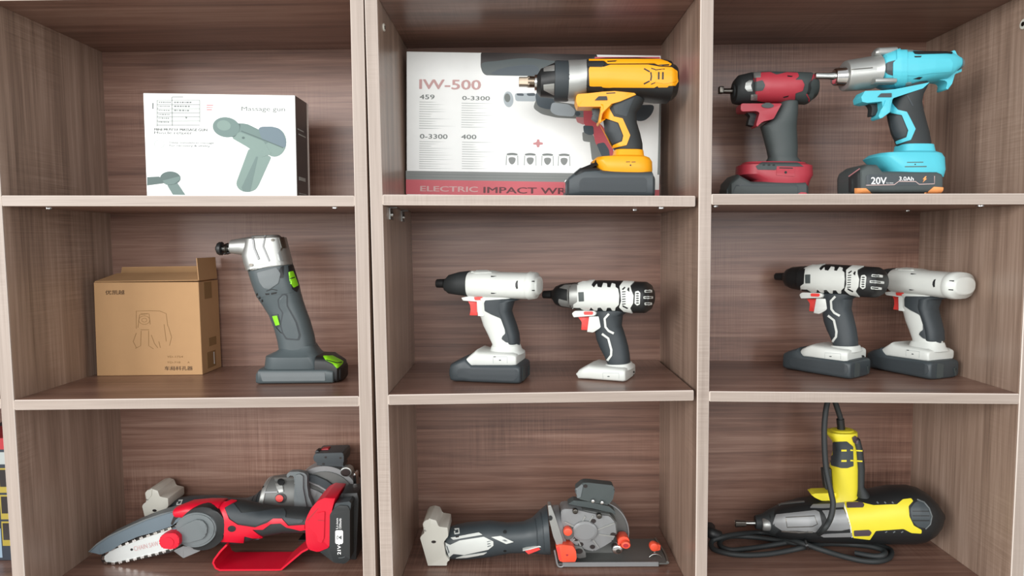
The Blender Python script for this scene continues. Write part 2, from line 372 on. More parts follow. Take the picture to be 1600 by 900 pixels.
BR = empty('bookcase', 'right brown laminate bookcase of two bays, beside the narrow dark gap', 'bookcase', (0, 0, 0))
side(BR, XR0, XR1); side(BR, XR2, XR3); side(BR, XR4, (XR4[0] + 0.02, XR4[1] + 0.02))
SH = {}
for k, l, r_, a1, b1, a2, b2, gp in (('M', XR1, XR2, 0.3087, 0.3021, 0.0, 0.0037, (0.0003, 0.0052)), ('R', XR3, XR4, 0.3047, 0.3007, 0.002, -0.0053, (0.0003, 0.0003))):
    backp(BR, l, r_)
    SH[k + '1'] = shelf(BR, 'shelf_board', l, r_, a1, b1, gap=gp); SH[k + '2'] = shelf(BR, 'shelf_board', l, r_, a2, b2, gap=gp)
    shelf(BR, 'top_board', l, r_, ZT + 0.02, ZT + 0.02, 0.02); shelf(BR, 'bottom_board', l, r_, ZF, ZF, 0.02)
    bx('plinth_panel', 'wood_h', lx(*l, -0.36) + 0.001, lx(*r_, -0.36) - 0.001, 0.01, 0.026, ZB, ZF - 0.021, BR, 0)
def sz(k, x):       # height of a board's top at x
    a, b, l, r_ = {'L1': (0.3130, 0.3075, -0.79, -0.249), 'L2': (-0.0042, -0.0020, -0.79, -0.249), 'M1': (0.3087, 0.3021, -0.206, 0.274), 'M2': (0.0, 0.0037, -0.203, 0.274), 'R1': (0.3047, 0.3007, 0.293, 0.771), 'R2': (0.002, -0.0053, 0.293, 0.77)}[k]
    return a + (b - a) * (x - l) / (r_ - l)
# metal covers, shelf pins and cam discs
p = at(600, 43, 0.045); cam_disc(BR, (lx(*XR1, p.z) + 0.0006, 0.045, p.z), (1, 0, 0), 'cream', 0.006)
p = at(1588, 35, 0.018); cam_disc(BR, (lx(*XR4, p.z) - 0.0006, 0.026, p.z), (-1, 0, 0), 'cream', 0.0075)
for par, px, zz, Y in ((BR, 1033, 0.3026 - TH, 0.03), (BR, 1531, 0.3013 - TH, 0.03), (BL, 524, 0.3078 - TH, 0.03), (BL, 77, 0.3125 - TH, 0.05), (BR, 992, 0.303 - TH, 0.1), (BR, 1116.5, 0.3045 - TH, 0.03), (BR, 1418, 0.302 - TH, 0.20)):
    x = at(px, 325, Y).x; cam_disc(par, (x, Y, zz - 0.0004), (0, 0, -1))
for px, py, Y in ((610, 330, 0.06), (628, 335, 0.17)):
    q = at(px, py, Y); x0 = lx(*XR1, q.z); z0 = sz('M1', x0) - TH
    b = bx('shelf_pin', 'steel', x0, x0 + 0.0025, Y - 0.012, Y + 0.012, z0 - 0.02, z0 - 0.0005, BR, 0.0004, 'bright steel bracket')
    cyl('screw', 'chrome', Vector((x0 + 0.003, Y, z0 - 0.012)), (1, 0, 0), 0.0042, 0.004, b, 14)
    bx('ledge', 'steel', x0, x0 + 0.013, Y - 0.010, Y + 0.010, z0 - 0.0022, z0 - 0.0003, b, 0.0003)
# ------------------------------------------------------------------ cartons
def carton(name, label, cat, Y, z, quad, depth, m, px):
    T = Tool(name, label, cat, (0, 0, 1.0), px, Y, z)
    q = [T.p(x, y, 0) for x, y in quad]                 # TL TR BR BL
    q[2].z = q[3].z = 0.0005
    dv = Vector((0, depth, 0)); tl, tr, br, bl = q
    T.body = prism('box_body', m, [bl, br, br + dv, bl + dv, tl, tr, tr + dv, tl + dv], T.root, 0.0006); T.q = q; T.depth = depth
    return T
# white massage gun box
T = carton('massage_gun_box', 'white gift box printed with a teal grey massage gun', 'box', 0.115, sz('L1', -0.5), [(222, 146.5), (459, 147.5), (464, 309), (229.5, 309)], 0.072, 'paper', 345)
W = T.body
tl, tr, br, bl = T.q
e = 0.0005
sidep = prism('side_print', 'box_black', [(br.x - e, 0.0008, 0.001), (br.x + e, 0.0008, 0.001), (br.x + e, 0.060, 0.001), (br.x - e, 0.060, 0.001), (tr.x - e, 0.0008, tr.z - .0005), (tr.x + e, 0.0008, tr.z - .0005), (tr.x + e, 0.060, tr.z - .0005), (tr.x - e, 0.060, tr.z - .0005)], T.root, 0, 'black printed side')
for zz, hh, ya, yb in ((0.035, 0.006, 0.012, 0.045), (0.012, 0.0015, 0.012, 0.05), (0.009, 0.0012, 0.012, 0.044), (0.120, 0.002, 0.010, 0.040), (0.112, 0.002, 0.014, 0.050)):
    x = br.x + (tr.x - br.x) * zz / tr.z
    bx('side_lettering', 'ink_faint', x + 0.0004, x + 0.0009, ya, yb, zz, zz + hh, T.root, 0)
def cz(x, y): return (200 + x / 4.7375, 130 + y / 4.7375)      # the 1516 px wide view of this box
def poly(L): return [cz(*q) for q in L]
def ov(T, name, m, L, tg, lift=0.25, rad=0, f_=cz, grid=40, **k): return T.over(name, m, [f_(*q) for q in L], tg, lift=lift, rad=rad, grid=grid, sink=0.1, flat=True, **k)
ov(T, 'printed_handle', 'gun_print4', [(890, 480), (1060, 540), (965, 755), (945, 785), (905, 803), (860, 803), (820, 785), (800, 750), (803, 725)], W, 0.25, 4)
ov(T, 'printed_handle_shade', 'gun_print', [(945, 540), (960, 540), (905, 800), (850, 800), (840, 770)], W, 0.35)
ov(T, 'printed_motor', 'gun_print4', circ(1080, 432, 88, 108, 28), W, 0.4)
ov(T, 'printed_motor_cap', 'gun_print2', [(960, 330), (985, 318), (1060, 316), (1110, 328), (1145, 365), (1166, 420), (1165, 465), (1145, 474), (1000, 420), (980, 395)], W, 0.55, 3)
ov(T, 'printed_neck', 'gun_print', [(790, 300), (830, 293), (880, 300), (985, 350), (1040, 430), (960, 480), (880, 455), (770, 405)], W, 0.5, 3)
ov(T, 'printed_neck_light', 'gun_print4', [(820, 358), (1000, 425), (1060, 520), (985, 545), (880, 470), (765, 405), (790, 380)], W, 0.6, 3)
ov(T, 'printed_seam', 'gun_print3', line([(835, 352), (930, 388), (1145, 473)], 7), W, 0.75)
ov(T, 'printed_collar', 'gun_print3', [(790, 290), (828, 298), (822, 345), (785, 400), (750, 395)], W, 0.65, 3)
ov(T, 'printed_ball_head', 'gun_print', circ(722, 325, 100, 74, 30, 8), W, 0.7)
ov(T, 'printed_ball_light', 'gun_print4', circ(705, 312, 52, 38, 24, 8), W, 0.85)
ov(T, 'printed_button', 'gun_print3', circ(850, 402, 11, 9, 12), W, 0.85)
ov(T, 'printed_small_handle', 'gun_print', [(280, 740), (350, 720), (425, 829), (332, 829)], W, 0.3)
ov(T, 'printed_small_motor', 'gun_print3', circ(312, 706, 76, 50, 24), W, 0.45)
ov(T, 'printed_small_motor_band', 'gun_print', [(255, 725), (385, 690), (388, 715), (340, 750), (280, 755)], W, 0.6)
ov(T, 'printed_small_neck', 'gun_print3', [(141, 700), (230, 695), (255, 720), (260, 745), (141, 762)], W, 0.5)
for a in ([(280, 640), (300, 625), (700, 632), (690, 660), (320, 655)], [(420, 490), (700, 460), (720, 470), (700, 512), (430, 510)], [(400, 750), (700, 742), (690, 790), (150, 800), (150, 775)], [(610, 200), (800, 195), (800, 212), (640, 222)]):
    ov(T, 'printed_haze', 'haze_print', a, W, 0.2, 6)
st = ov(T, 'label_sticker', 'sticker', [(165, 92), (560, 84), (576, 100), (580, 335), (180, 345)], W, 0.5)
st['label'] = 'white paper sticker with a ruled table'
L = []
for yy in (128, 160, 190, 220, 250, 280, 310): L.append(line([(205, yy + 4), (525, yy)], 4))
L += [line([(210, 130), (212, 325)], 4), line([(318, 105), (322, 320)], 5), line([(523, 125), (525, 290)], 4), line([(318, 106), (400, 104)], 5)]
T.over('table_rules', 'ink_grey', [cz(*q) for q in L[0]], [st, W], lift=0.25, grid=60, sink=0.1, flat=True, extra=[[cz(*q) for q in a] for a in L[1:]])
random.seed(11); L = []
for yy in (145, 175, 205, 235, 263, 292):
    x = 222
    while x < 300:
        wd = random.uniform(5, 14); L.append([(x, yy - 5), (x + wd, yy - 5), (x + wd, yy + 4), (x, yy + 4)]); x += wd + 5
    if yy < 230:
        x = 335
        while x < random.uniform(420, 515):
            wd = random.uniform(6, 18); L.append([(x, yy - 7), (x + wd, yy - 7), (x + wd, yy + 4), (x, yy + 4)]); x += wd + 6
L.append([(172, 150), (182, 150), (182, 195), (172, 195)]); L.append([(420, 245), (432, 252), (430, 266), (419, 262)])
T.over('table_entries', 'ink_grey', [cz(*q) for q in L[0]], [st, W], lift=0.25, grid=60, sink=0.1, flat=True, extra=[[cz(*q) for q in a] for a in L[1:]])
for i, yy in enumerate((160, 177, 194)): ov(T, 'printed_dash', 'ink_red', [(570, yy), (625 - i * 4, yy), (622 - i * 4, yy + 5), (570, yy + 6)], W, 0.3)
def tx(T, name, m, s_, b, tg, f_=cz, **k):
    a = f_(b[0], b[1]); c = f_(b[2], b[3]); return T.text(name, m, s_, (a[0], a[1], c[0], c[1]), tg, **k)
tx(T, 'printed_heading', 'ink_grey', 'Massage gun', (832, 170, 1155, 212), W)
tx(T, 'printed_title', 'ink_dark', 'MINI MUSCLE MASSAGE GUN', (188, 337, 580, 355), [W, st], bold=0.01)
tx(T, 'printed_subtitle', 'ink_dark', 'Muscle relaxer', (188, 360, 470, 380), W)
tx(T, 'printed_line', 'ink_dark', 'Deep stimulation massage', (302, 435, 630, 453), W)
tx(T, 'printed_line', 'ink_dark', 'For recovery & vitality', (302, 457, 602, 476), W)
ring = [line([(228 + 36 * math.cos(a), 454 + 30 * math.sin(a)) for a in [i * math.pi / 10 for i in range(21)]], 4)]
ov(T, 'printed_ring', 'ink_faint', ring[0], W, 0.3)
# impact wrench gift box
T = carton('impact_wrench_box', 'white and red display box lettered IW-500 behind the yellow wrench', 'box', 0.200, sz('M1', 0.03), [(632, 83), (1029.5, 84), (1030, 318), (635.5, 318)], 0.068, 'paper', 830)
W = T.body; idn = lambda x, y: (x, y)
ca = lambda x, y: (620 + x / 3.75, 70 + y / 3.75); cb = lambda x, y: (780 + x / 3.75, 70 + y / 3.75); cc = lambda x, y: (740 + x / 9, 75 + y / 9); cg = lambda x, y: (640 + x / 6.154, 270 + y / 6.154); ce = lambda x, y: (780 + x / 12, 205 + y / 12)
ov(T, 'printed_dark_panel', 'box_black', [(748, 83.3), (930, 83.6), (930, 150), (885, 150), (870, 119), (756, 118.5), (751, 114), (748, 105)], W, 0.3, 3, idn)
ov(T, 'printed_wave', 'wave', [(80, 210), (300, 190), (560, 150), (800, 140), (1000, 170), (1190, 185), (1190, 330), (1000, 380), (900, 395), (150, 393), (100, 350), (85, 280)], W, 0.45, 12, cc)
ov(T, 'printed_wave_shade', 'print_slate', [(180, 380), (330, 300), (600, 240), (860, 235), (900, 300), (880, 392)], W, 0.6, 12, cc)
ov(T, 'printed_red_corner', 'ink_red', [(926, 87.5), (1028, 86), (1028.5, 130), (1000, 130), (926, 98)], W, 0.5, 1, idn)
ov(T, 'printed_socket', 'print_blue', circ(470, 725, 70, 112, 20, -6), W, 0.4, 0, cc)
ov(T, 'printed_socket_face', 'ink_grey', circ(455, 705, 42, 62, 16, -6), W, 0.55, 0, cc)
ov(T, 'printed_drive_shaft', 'print_blue', [(555, 640), (850, 630), (860, 750), (570, 750)], W, 0.35, 4, cc)
for a in ([(580, 640), (680, 640), (690, 675), (590, 672)], [(720, 640), (840, 630), (850, 672), (740, 675)]): ov(T, 'printed_shaft_shade', 'print_slate', a, W, 0.55, 3, cc)
ov(T, 'printed_nose', 'print_slate', [(840, 640), (900, 620), (1100, 700), (1130, 760), (1080, 870), (930, 840), (870, 800)], W, 0.55, 8, cc)
ov(T, 'printed_gear_case', 'band_grey', [(190, 370), (215, 300), (300, 325), (430, 345), (500, 360), (560, 400), (480, 430), (330, 425), (240, 405)], W, 0.45, 5, cb)
ov(T, 'printed_gear_case_light', 'print_blue', [(300, 335), (400, 345), (440, 380), (430, 418), (330, 412), (290, 390)], W, 0.6, 5, cb)
ov(T, 'printed_screw', 'print_slate', circ(452, 400, 16, 14, 12), W, 0.75, 0, cb)
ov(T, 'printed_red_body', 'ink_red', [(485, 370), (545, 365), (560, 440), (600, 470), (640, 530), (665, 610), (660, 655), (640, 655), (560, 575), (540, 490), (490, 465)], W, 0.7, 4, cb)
ov(T, 'printed_pale_body', 'ink_rose', [(440, 420), (490, 420), (490, 465), (450, 450)], W, 0.6, 2, cb)
ov(T, 'printed_trigger', 'print_slate', [(485, 468), (545, 470), (550, 520), (520, 525), (490, 510)], W, 0.8, 3, cb)
ov(T, 'printed_trigger_shade', 'band_grey', [(480, 505), (545, 520), (560, 570), (485, 560)], W, 0.6, 3, cb)
ov(T, 'printed_grip', 'band_grey', [(525, 560), (590, 570), (645, 655), (540, 672)], W, 0.55, 3, cb)
ov(T, 'printed_grip_dark', 'print_slate', [(565, 575), (610, 565), (640, 610), (645, 660), (600, 655)], W, 0.85, 3, cb)
ov(T, 'printed_rear', 'print_slate', [(780, 410), (800, 345), (905, 340), (890, 395), (850, 435), (800, 440)], W, 0.4, 8, cb)
ov(T, 'printed_panel_edge', 'band_grey', [(930, 330), (940, 330), (940, 750), (925, 750)], W, 0.4, 0, cb)
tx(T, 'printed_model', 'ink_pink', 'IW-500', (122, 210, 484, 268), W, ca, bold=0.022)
for s_, b in (('459', (125, 300, 213, 327)), ('0-3300', (375, 305, 537, 329)), ('0-3300', (130, 531, 292, 558)), ('400', (372, 531, 461, 557))): tx(T, 'printed_number', 'ink_grey', s_, b, W, ca, bold=0.01)
L = []; random.seed(3)
for x0, ys in ((125, range(342, 510, 14)), (372, range(346, 500, 14)), (128, range(574, 735, 13)), (378, range(574, 735, 14))):
    for y_ in ys: L.append([(x0, y_), (x0 + random.uniform(70, 215), y_ + 1), (x0 + 60, y_ + 3.2), (x0, y_ + 3)])
T.over('fine_print', 'ink_faint', [ca(*q) for q in L[0]], W, lift=0.25, grid=80, sink=0.1, flat=True, extra=[[ca(*q) for q in a] for a in L[1:]])
ov(T, 'printed_plus', 'ink_rose', [(690, 150), (740, 150), (740, 205), (805, 205), (805, 250), (740, 250), (740, 300), (690, 300), (690, 250), (620, 250), (620, 215), (690, 205)], W, 0.3, 3, ce)
for cx in (230, 570, 895, 1205):
    ov(T, 'printed_bit', 'band_grey', [(cx - 72, 490), (cx + 72, 490), (cx + 60, 585), (cx, 640), (cx - 60, 585)], W, 0.3, 6, ce)
    ov(T, 'printed_bit_ring', 'ink_grey', [(cx - 110, 425), (cx, 405), (cx + 110, 425), (cx + 95, 460), (cx, 450), (cx - 95, 460)], W, 0.3, 6, ce)
    for s_ in (-1, 1): ov(T, 'printed_bit_frame', 'ink_faint', [(cx + s_ * 95, 460), (cx + s_ * 112, 455), (cx + s_ * 118, 640), (cx + s_ * 102, 640)], W, 0.3, 0, ce)
ov(T, 'printed_grey_band', 'band_grey', [(633.5, 269.5), (1029.8, 269.5), (1029.8, 284), (633.8, 283)], W, 0.3, 0, idn)
for yy in (274, 278.5): ov(T, 'printed_band_rule', 'ink_grey', [(640, yy), (1020, yy), (1020, yy + 1), (640, yy + 1)], W, 0.45, 0, idn)
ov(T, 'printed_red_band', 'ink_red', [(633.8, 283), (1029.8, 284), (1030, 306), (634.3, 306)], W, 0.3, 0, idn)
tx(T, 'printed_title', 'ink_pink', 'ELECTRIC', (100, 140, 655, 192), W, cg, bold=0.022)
tx(T, 'printed_title', 'maroon', 'IMPACT WRENCH', (708, 140, 1900, 200), W, cg, bold=0.022)
# cardboard carton with open flaps
T = carton('cardboard_carton', 'small brown cardboard carton with flaps raised beside the green tool', 'box', 0.186, sz('L2', -0.68), [(146.8, 440.9), (310.8, 440.9), (316.6, 586), (151.5, 586.4)], 0.078, 'card', 235)
W = T.body; tl, tr, br, bl = T.q; d = T.depth
def plate(name, a, b, c, d_, th, m='card', label=None):
    a, b, c, d_ = (Vector(q) for q in (a, b, c, d_)); n = (b - a).cross(d_ - a).normalized() * th
    return prism(name, m, [a, b, c, d_, a + n, b + n, c + n, d_ + n], T.root, 0.0003, label)
z = tl.z
plate('front_flap', (tl.x + .001, 0.001, z + .0005), (tr.x - .001, 0.001, z + .0005), (tr.x - .004, 0.050, z + 0.013), (tl.x + .014, 0.050, z + 0.013), 0.0016)
plate('back_flap', (tl.x + .002, d - .001, z + .0005), (tr.x - .002, d - .001, z + .0005), (tr.x - .004, 0.060, z + 0.026), (tl.x + .018, 0.060, z + 0.026), 0.0016, 'card', 'pale raised back flap')
sf = plate('side_flap', (tr.x - .0016, 0.002, z + .0005), (tr.x - .0016, d - .002, z + .0005), (tr.x - .003, d - .003, z + .042), (tr.x - .004, 0.003, z + .042), 0.0016, 'card', 'upright side flap')
for y0, y1, z0, z1 in ((0.020, 0.050, z * 0.80, z + 0.02), (0.030, 0.060, z * 0.28, z * 0.37), (0.02, 0.055, 0.008, z * 0.22)):
    bx('side_mark', 'print_tan', br.x + (tr.x - br.x) * 0 - 0.0002, br.x + 0.0006, y0, y1, z0, min(z1, z * 0.98), T.root, 0)
bx('packing_tape', 'sticker', br.x + 0.0002, br.x + 0.0007, 0.046, 0.049, 0.012, 0.035, T.root, 0)
cf = lambda x, y: (140 + x / 6, 440 + y / 6)
tx(T, 'printed_brand', 'print_brown', '优凯越', (150, 78, 330, 120), W, cf, bold=0.012)
tx(T, 'printed_maker', 'print_brown', '车局科孔器', (702, 793, 966, 832), W, cf, bold=0.012)
tx(T, 'printed_code', 'print_tan', 'YD-1754', (725, 695, 875, 714), W, cf); tx(T, 'printed_code', 'print_tan', 'YD-718', (725, 748, 850, 766), W, cf); tx(T, 'printed_code', 'print_tan', 'A', (918, 748, 936, 766), W, cf)
L = [line(q, 5.5) for q in ([(440, 440), (440, 275), (560, 272), (660, 275), (720, 300), (735, 420)], [(455, 430), (470, 310), (560, 300), (570, 400)], [(480, 300), (550, 300)], [(480, 450), (560, 450)], [(485, 460), (480, 600), (430, 625)], [(555, 460), (555, 600), (600, 630)], [(440, 480), (410, 560), (440, 620)], [(580, 500), (610, 580), (640, 620)], [(740, 420), (770, 520), (750, 600)], [(700, 400), (720, 560)], [(650, 560), (665, 620)])]
L += [line([(515 + a_ * math.cos(i * math.pi / 8), 360 + b_ * math.sin(i * math.pi / 8)) for i in range(17)], 4) for a_, b_ in ((52, 40), (24, 18))]
T.over('printed_line_drawing', 'print_tan', [cf(*q) for q in L[0]], W, lift=0.25, grid=40, sink=0.1, flat=True, extra=[[cf(*q) for q in a] for a in L[1:]])
# carton in the neighbouring bay
q0 = at(15, 700, 0.14)
NB = empty('product_carton', 'navy and red carton with yellow framed pictures at the far left edge', 'box', (-0.93, 0.14, ZF))
bx('box_body', 'carton_navy', -0.08, 0.105, 0, 0.11, 0.0005, 0.225, NB)
bx('red_top_print', 'carton_red', -0.0802, 0.1052, -0.0004, 0.08, 0.205, 0.2255, NB, 0)
bx('pale_print', 'ink_faint', -0.08, 0.1051, -0.0005, 0.0, 0.178, 0.200, NB, 0)
bx('blue_print', 'carton_blue', -0.08, -0.006, -0.0005, 0.0, 0.006, 0.060, NB, 0)
for i in range(3):
    z = 0.028 + i * 0.049; f_ = bx('picture_frame', 'carton_yellow', -0.004, 0.016, -0.0006, 0.0, z, z + 0.045, NB, 0); bx('picture', 'box_black', -0.0015, 0.0125, -0.0012, -0.0005, z + 0.011, z + 0.042, f_, 0)
# ------------------------------------------------------------------ top shelf tools
# yellow impact wrench
T = Tool('impact_wrench', 'amber yellow and black impact wrench in front of the IW-500 box', 'power tool', (780, 70, 3.75), 950, 0.078, sz('M1', 0.17))
hs = T.H('motor_housing', 'black', [(500, 98, 300, 34), (620, 88, 305, 36), (800, 84, 320, 37), (930, 88, 335, 37), (1005, 100, 335, 36), (1046, 118, 320, 32)], e=2.7, cap=(2, 12))
gp = T.V('grip', 'rubber', [(300, 620, 850, 22), (345, 600, 835, 22), (400, 598, 795, 21), (460, 606, 800, 20), (520, 615, 820, 19), (580, 650, 834, 19), (625, 672, 838, 20)], e=2.3)
T.H('gear_case', 'silver', [(398, 100, 332, None), (450, 97, 330, None), (515, 94, 300, 34)], cap=(1, 0))
nose = T.H('nose_cone', 'black', [(212, 182, 290, None), (235, 150, 312, None), (320, 112, 318, None)], cap=(1, 0), e=2.0)
T.H('clutch_collar', 'slate_rub', [(318, 103, 333, None), (330, 100, 336, None), (395, 100, 336, None), (404, 103, 333, None)], n=60, ribs=0.025, cap=(0, 0), e=2.0)
for a in ([(250, 138), (314, 124), (314, 158), (250, 163)], [(250, 240), (314, 232), (314, 303), (252, 272)]): T.over('nose_window', 'silver', a, nose, 0.4, 3)
T.H('washer', 'chrome', [(198, 183, 278, None), (216, 183, 278, None)], cap=(1, 1), e=2)
T.H('drive_anvil', 'bronze', [(106, 200, 252, 7), (150, 200, 252, 7), (168, 194, 256, 8)], cap=(1, 0), e=7)
T.H('drive_shaft', 'bronze', [(160, 192, 258, None), (202, 192, 258, None)], cap=(0, 0), e=2)
sh = T.over('side_shell', 'yellow', [(514, 150), (520, 132), (604, 132), (640, 120), (860, 116), (930, 128), (1000, 130), (1032, 152), (1036, 215), (1022, 236), (920, 238), (900, 248), (620, 250), (520, 244)], hs, 1.8, 6)
T.over('top_shell', 'yellow', [(514, 90), (930, 84), (975, 98), (1000, 112), (990, 122), (930, 122), (900, 108), (700, 112), (625, 114), (606, 98), (514, 100)], hs, 1.6, 3)
for a in ([(508, 102), (600, 100), (606, 122), (590, 134), (508, 134)], [(508, 246), (590, 244), (606, 256), (600, 278), (508, 280)]): T.over('gear_clip', 'black', a, hs, 2.2, 4)
T.over('rear_vent_panel', 'yellow', [(905, 148), (960, 138), (1030, 160), (1032, 210), (960, 226), (905, 218), (920, 183)], [sh], 1.0, 4)
for a in ([(838, 138), (872, 156)], [(878, 158), (882, 184), (878, 208)], [(872, 210), (838, 228)]): T.over('shell_groove', 'black', line(a, 8), sh, 0.4)
for x in (920, 944): T.over('vent_slot', 'black', [(x, 156), (x + 10, 156), (x + 10, 200), (x, 200)], [sh] + [c for c in T.root.children if c.name.startswith('rear_vent')], 0.3, 3)
for a in ([(880, 132), (905, 140), (905, 146), (880, 138)], [(880, 232), (905, 222), (905, 216), (880, 226)], [(905, 142), (960, 136), (960, 141), (905, 147)]): T.over('vent_slot', 'black', a, [sh] + [c for c in T.root.children if c.name.startswith('rear_vent')], 0.3)
T.over('top_vent', 'black', [(620, 96), (680, 92), (670, 99), (625, 102)], [c for c in T.root.children if c.name.startswith('top_shell')], 0.3)
T.over('top_vent', 'black', [(920, 114), (985, 110), (985, 117), (925, 121)], [c for c in T.root.children if c.name.startswith('top_shell')], 0.3)
T.over('bottom_vent', 'yellow', [(920, 238), (945, 230), (985, 236), (975, 246), (922, 247)], hs, 1.2, 2)
tg = T.slab('trigger_housing', 'yellow', [(443, 305), (452, 292), (520, 286), (600, 276), (720, 268), (770, 270), (796, 290), (700, 332), (652, 346), (600, 400), (588, 462), (577, 455), (592, 362), (455, 366), (443, 335)], -25, 8, 3, 5)
T.over('grip_frame', 'yellow', [(590, 345), (655, 345), (640, 375), (666, 421), (716, 431), (762, 530), (742, 588), (660, 606), (664, 588), (716, 566), (722, 532), (692, 457), (620, 432), (600, 462), (580, 455)], [gp, tg], 1.6, 4)
T.over('grip_pad', 'slate_rub', [(606, 446), (622, 440), (686, 462), (716, 530), (708, 560), (660, 580), (640, 550), (616, 495)], gp, 0.8, 6)
T.over('thumb_pad', 'slate_rub', [(660, 360), (700, 345), (785, 305), (760, 360), (740, 420), (715, 415), (675, 405)], gp, 0.6, 6)
T.slab('trigger', 'slate', [(536, 366), (590, 362), (588, 440), (572, 455), (548, 440), (536, 430), (546, 400)], -9, 4, 2.5, 6)
T.over('direction_switch', 'black', [(551, 328), (574, 304), (622, 303), (627, 326)], tg, 1.5, 4)
T.over('housing_slot', 'black', [(618, 283), (672, 279), (672, 285), (620, 289)], tg, 0.3)
ft = T.V('foot', 'yellow', [(620, 668, 836, 22), (655, 664, 840, 25), (668, 560, 870, 34), (690, 535, 884, 37), (742, 560, 886, 38), (775, 575, 878, 34)], e=3.6, cap=(1, 1))
for q in (740, 772): T.over('foot_mark', 'black', [(q, 684), (q + 24, 683), (q + 24, 687), (q, 688)], ft, 0.3)
T.over('foot_mark', 'black', circ(767, 705, 5, n=8), ft, 0.3)
bt = T.H('battery', 'slate', [(386, 800, 925, 30), (405, 780, 925, 37), (470, 725, 925, 39), (560, 722, 925, 39), (600, 738, 925, 39), (885, 742, 925, 39), (902, 770, 925, 37)], e=6, cap=(2, 3), pv=-20)
T.over('battery_latch', 'black', [(440, 760), (525, 690), (545, 695), (590, 738), (500, 745), (445, 770)], [bt, ft], 0.8, 5)
T.over('battery_panel', 'slate_rub', [(470, 800), (490, 782), (850, 776), (862, 788), (862, 862), (470, 866)], bt, 0.9, 10)
T.over('battery_contact', 'chrome', [(376, 798), (388, 794), (388, 872), (378, 872)], bt, 0.5)
# red impact wrench
T = Tool('impact_wrench', 'wine red and dark grey compact impact wrench, left on the top right shelf', 'power tool', (1110, 70, 3.752), 1205, 0.150, sz('R1', 0.43))
hs = T.H('motor_housing', 'grey_green', [(250, 168, 338, 30), (330, 162, 342, 33), (500, 163, 340, 34), (600, 165, 345, 33), (632, 190, 322, 28)], cap=(1, 4))
T.H('nose_cone', 'rubber', [(132, 235, 318, None), (150, 210, 346, None), (178, 182, 352, None), (255, 164, 350, None)], cap=(2, 0), e=2.1)
nose = LAST()
T.H('drive_shaft', 'dark_steel', [(70, 258, 288, None), (136, 256, 290, None)], cap=(0, 0), e=2)
T.H('drive_anvil', 'dark_steel', [(48, 247, 289, 5.6), (74, 247, 289, 5.6)], cap=(1, 1), e=6)
gp = T.V('grip', 'grey_green', [(335, 395, 502, 22), (400, 370, 500, 22), (440, 345, 498, 21), (480, 292, 497, 20), (520, 304, 500, 20), (600, 326, 505, 19), (660, 340, 502, 20), (700, 325, 530, 23)], e=2.3)
sh = T.over('side_shell', 'red', [(252, 168), (345, 163), (380, 178), (440, 163), (505, 166), (512, 185), (490, 205), (530, 205), (545, 232), (535, 268), (492, 282), (490, 335), (350, 340), (268, 325), (262, 290), (240, 255), (250, 212)], hs, 1.5, 5)
T.over('front_emblem', 'grey_green', [(246, 222), (300, 208), (316, 238), (302, 268), (256, 272), (244, 250)], [sh, hs], 1.2, 8)
T.over('silver_ring', 'silver', [(200, 225), (222, 210), (242, 210), (232, 240), (242, 274), (212, 275), (196, 256)], [nose, hs], 1.0, 5)
for a in ([(250, 168), (290, 165), (288, 194), (252, 196)], [(232, 292), (270, 290), (270, 324), (230, 324)]): T.over('gear_screw', 'silver', a, [nose, hs], 1.6, 4)
for a in ([(445, 178), (478, 182), (470, 188), (446, 186)], [(418, 306), (455, 296), (450, 304), (428, 310)]): T.over('vent_slot', 'black', a, sh, 0.3)
T.over('rear_seam', 'red', line([(600, 166), (594, 195), (575, 225), (572, 262), (560, 290), (575, 315), (574, 342)], 6), hs, 0.8)
T.over('rear_vent', 'black', [(592, 195), (582, 230), (585, 255), (575, 288), (558, 285), (568, 262), (571, 225)], hs, 0.9, 3)
tg = T.slab('trigger_housing', 'red', [(174, 352), (180, 345), (415, 342), (410, 352), (366, 434), (302, 450), (272, 482), (264, 472), (286, 400), (268, 388), (182, 392), (174, 384)], -23, 3, 3, 5)
T.over('direction_switch', 'grey_green', circ(330, 357, 36, 14, 20), tg, 1.5)
T.slab('trigger', 'rubber', [(204, 393), (284, 388), (288, 440), (266, 480), (216, 470), (222, 440), (232, 420)], -9, 4, 2.5, 6)
ft = T.V('foot', 'red', [(692, 188, 545, 26), (712, 160, 578, 34), (768, 158, 580, 37), (800, 235, 560, 37), (845, 250, 550, 34)], e=3.4, cap=(2, 1))
T.over('foot_panel', 'grey_green', [(264, 712), (300, 690), (510, 690), (545, 712), (388, 714), (382, 734), (276, 733)], ft, 0.9, 5)
for x in (312, 342, 370): T.over('indicator_dot', 'black', circ(x, 705, 9, 5, 10), [c for c in T.root.children if c.name.startswith('foot_panel')], 0.4)
fp = T.over('foot_plate', 'red', [(386, 712), (492, 714), (492, 770), (386, 765)], ft, 1.0, 4)
T.over('foot_mark', 'black', [(402, 718), (482, 719), (482, 725), (402, 724)], fp, 0.3); T.over('foot_mark', 'black', circ(440, 747, 8, n=10), fp, 0.3)
bt = T.H('battery', 'grey_green', [(110, 838, 940, 22), (128, 798, 940, 32), (168, 757, 940, 38), (240, 798, 940, 38), (560, 800, 940, 38), (578, 815, 940, 36)], e=6, cap=(3, 3), pv=-36)
T.over('battery_panel', 'slate', line([(130, 870), (150, 826), (500, 820), (515, 832), (515, 872)], 7), bt, 0.5)
T.over('battery_corner', 'red', [(508, 874), (530, 862), (560, 864), (574, 880), (508, 884)], bt, 0.8, 3)
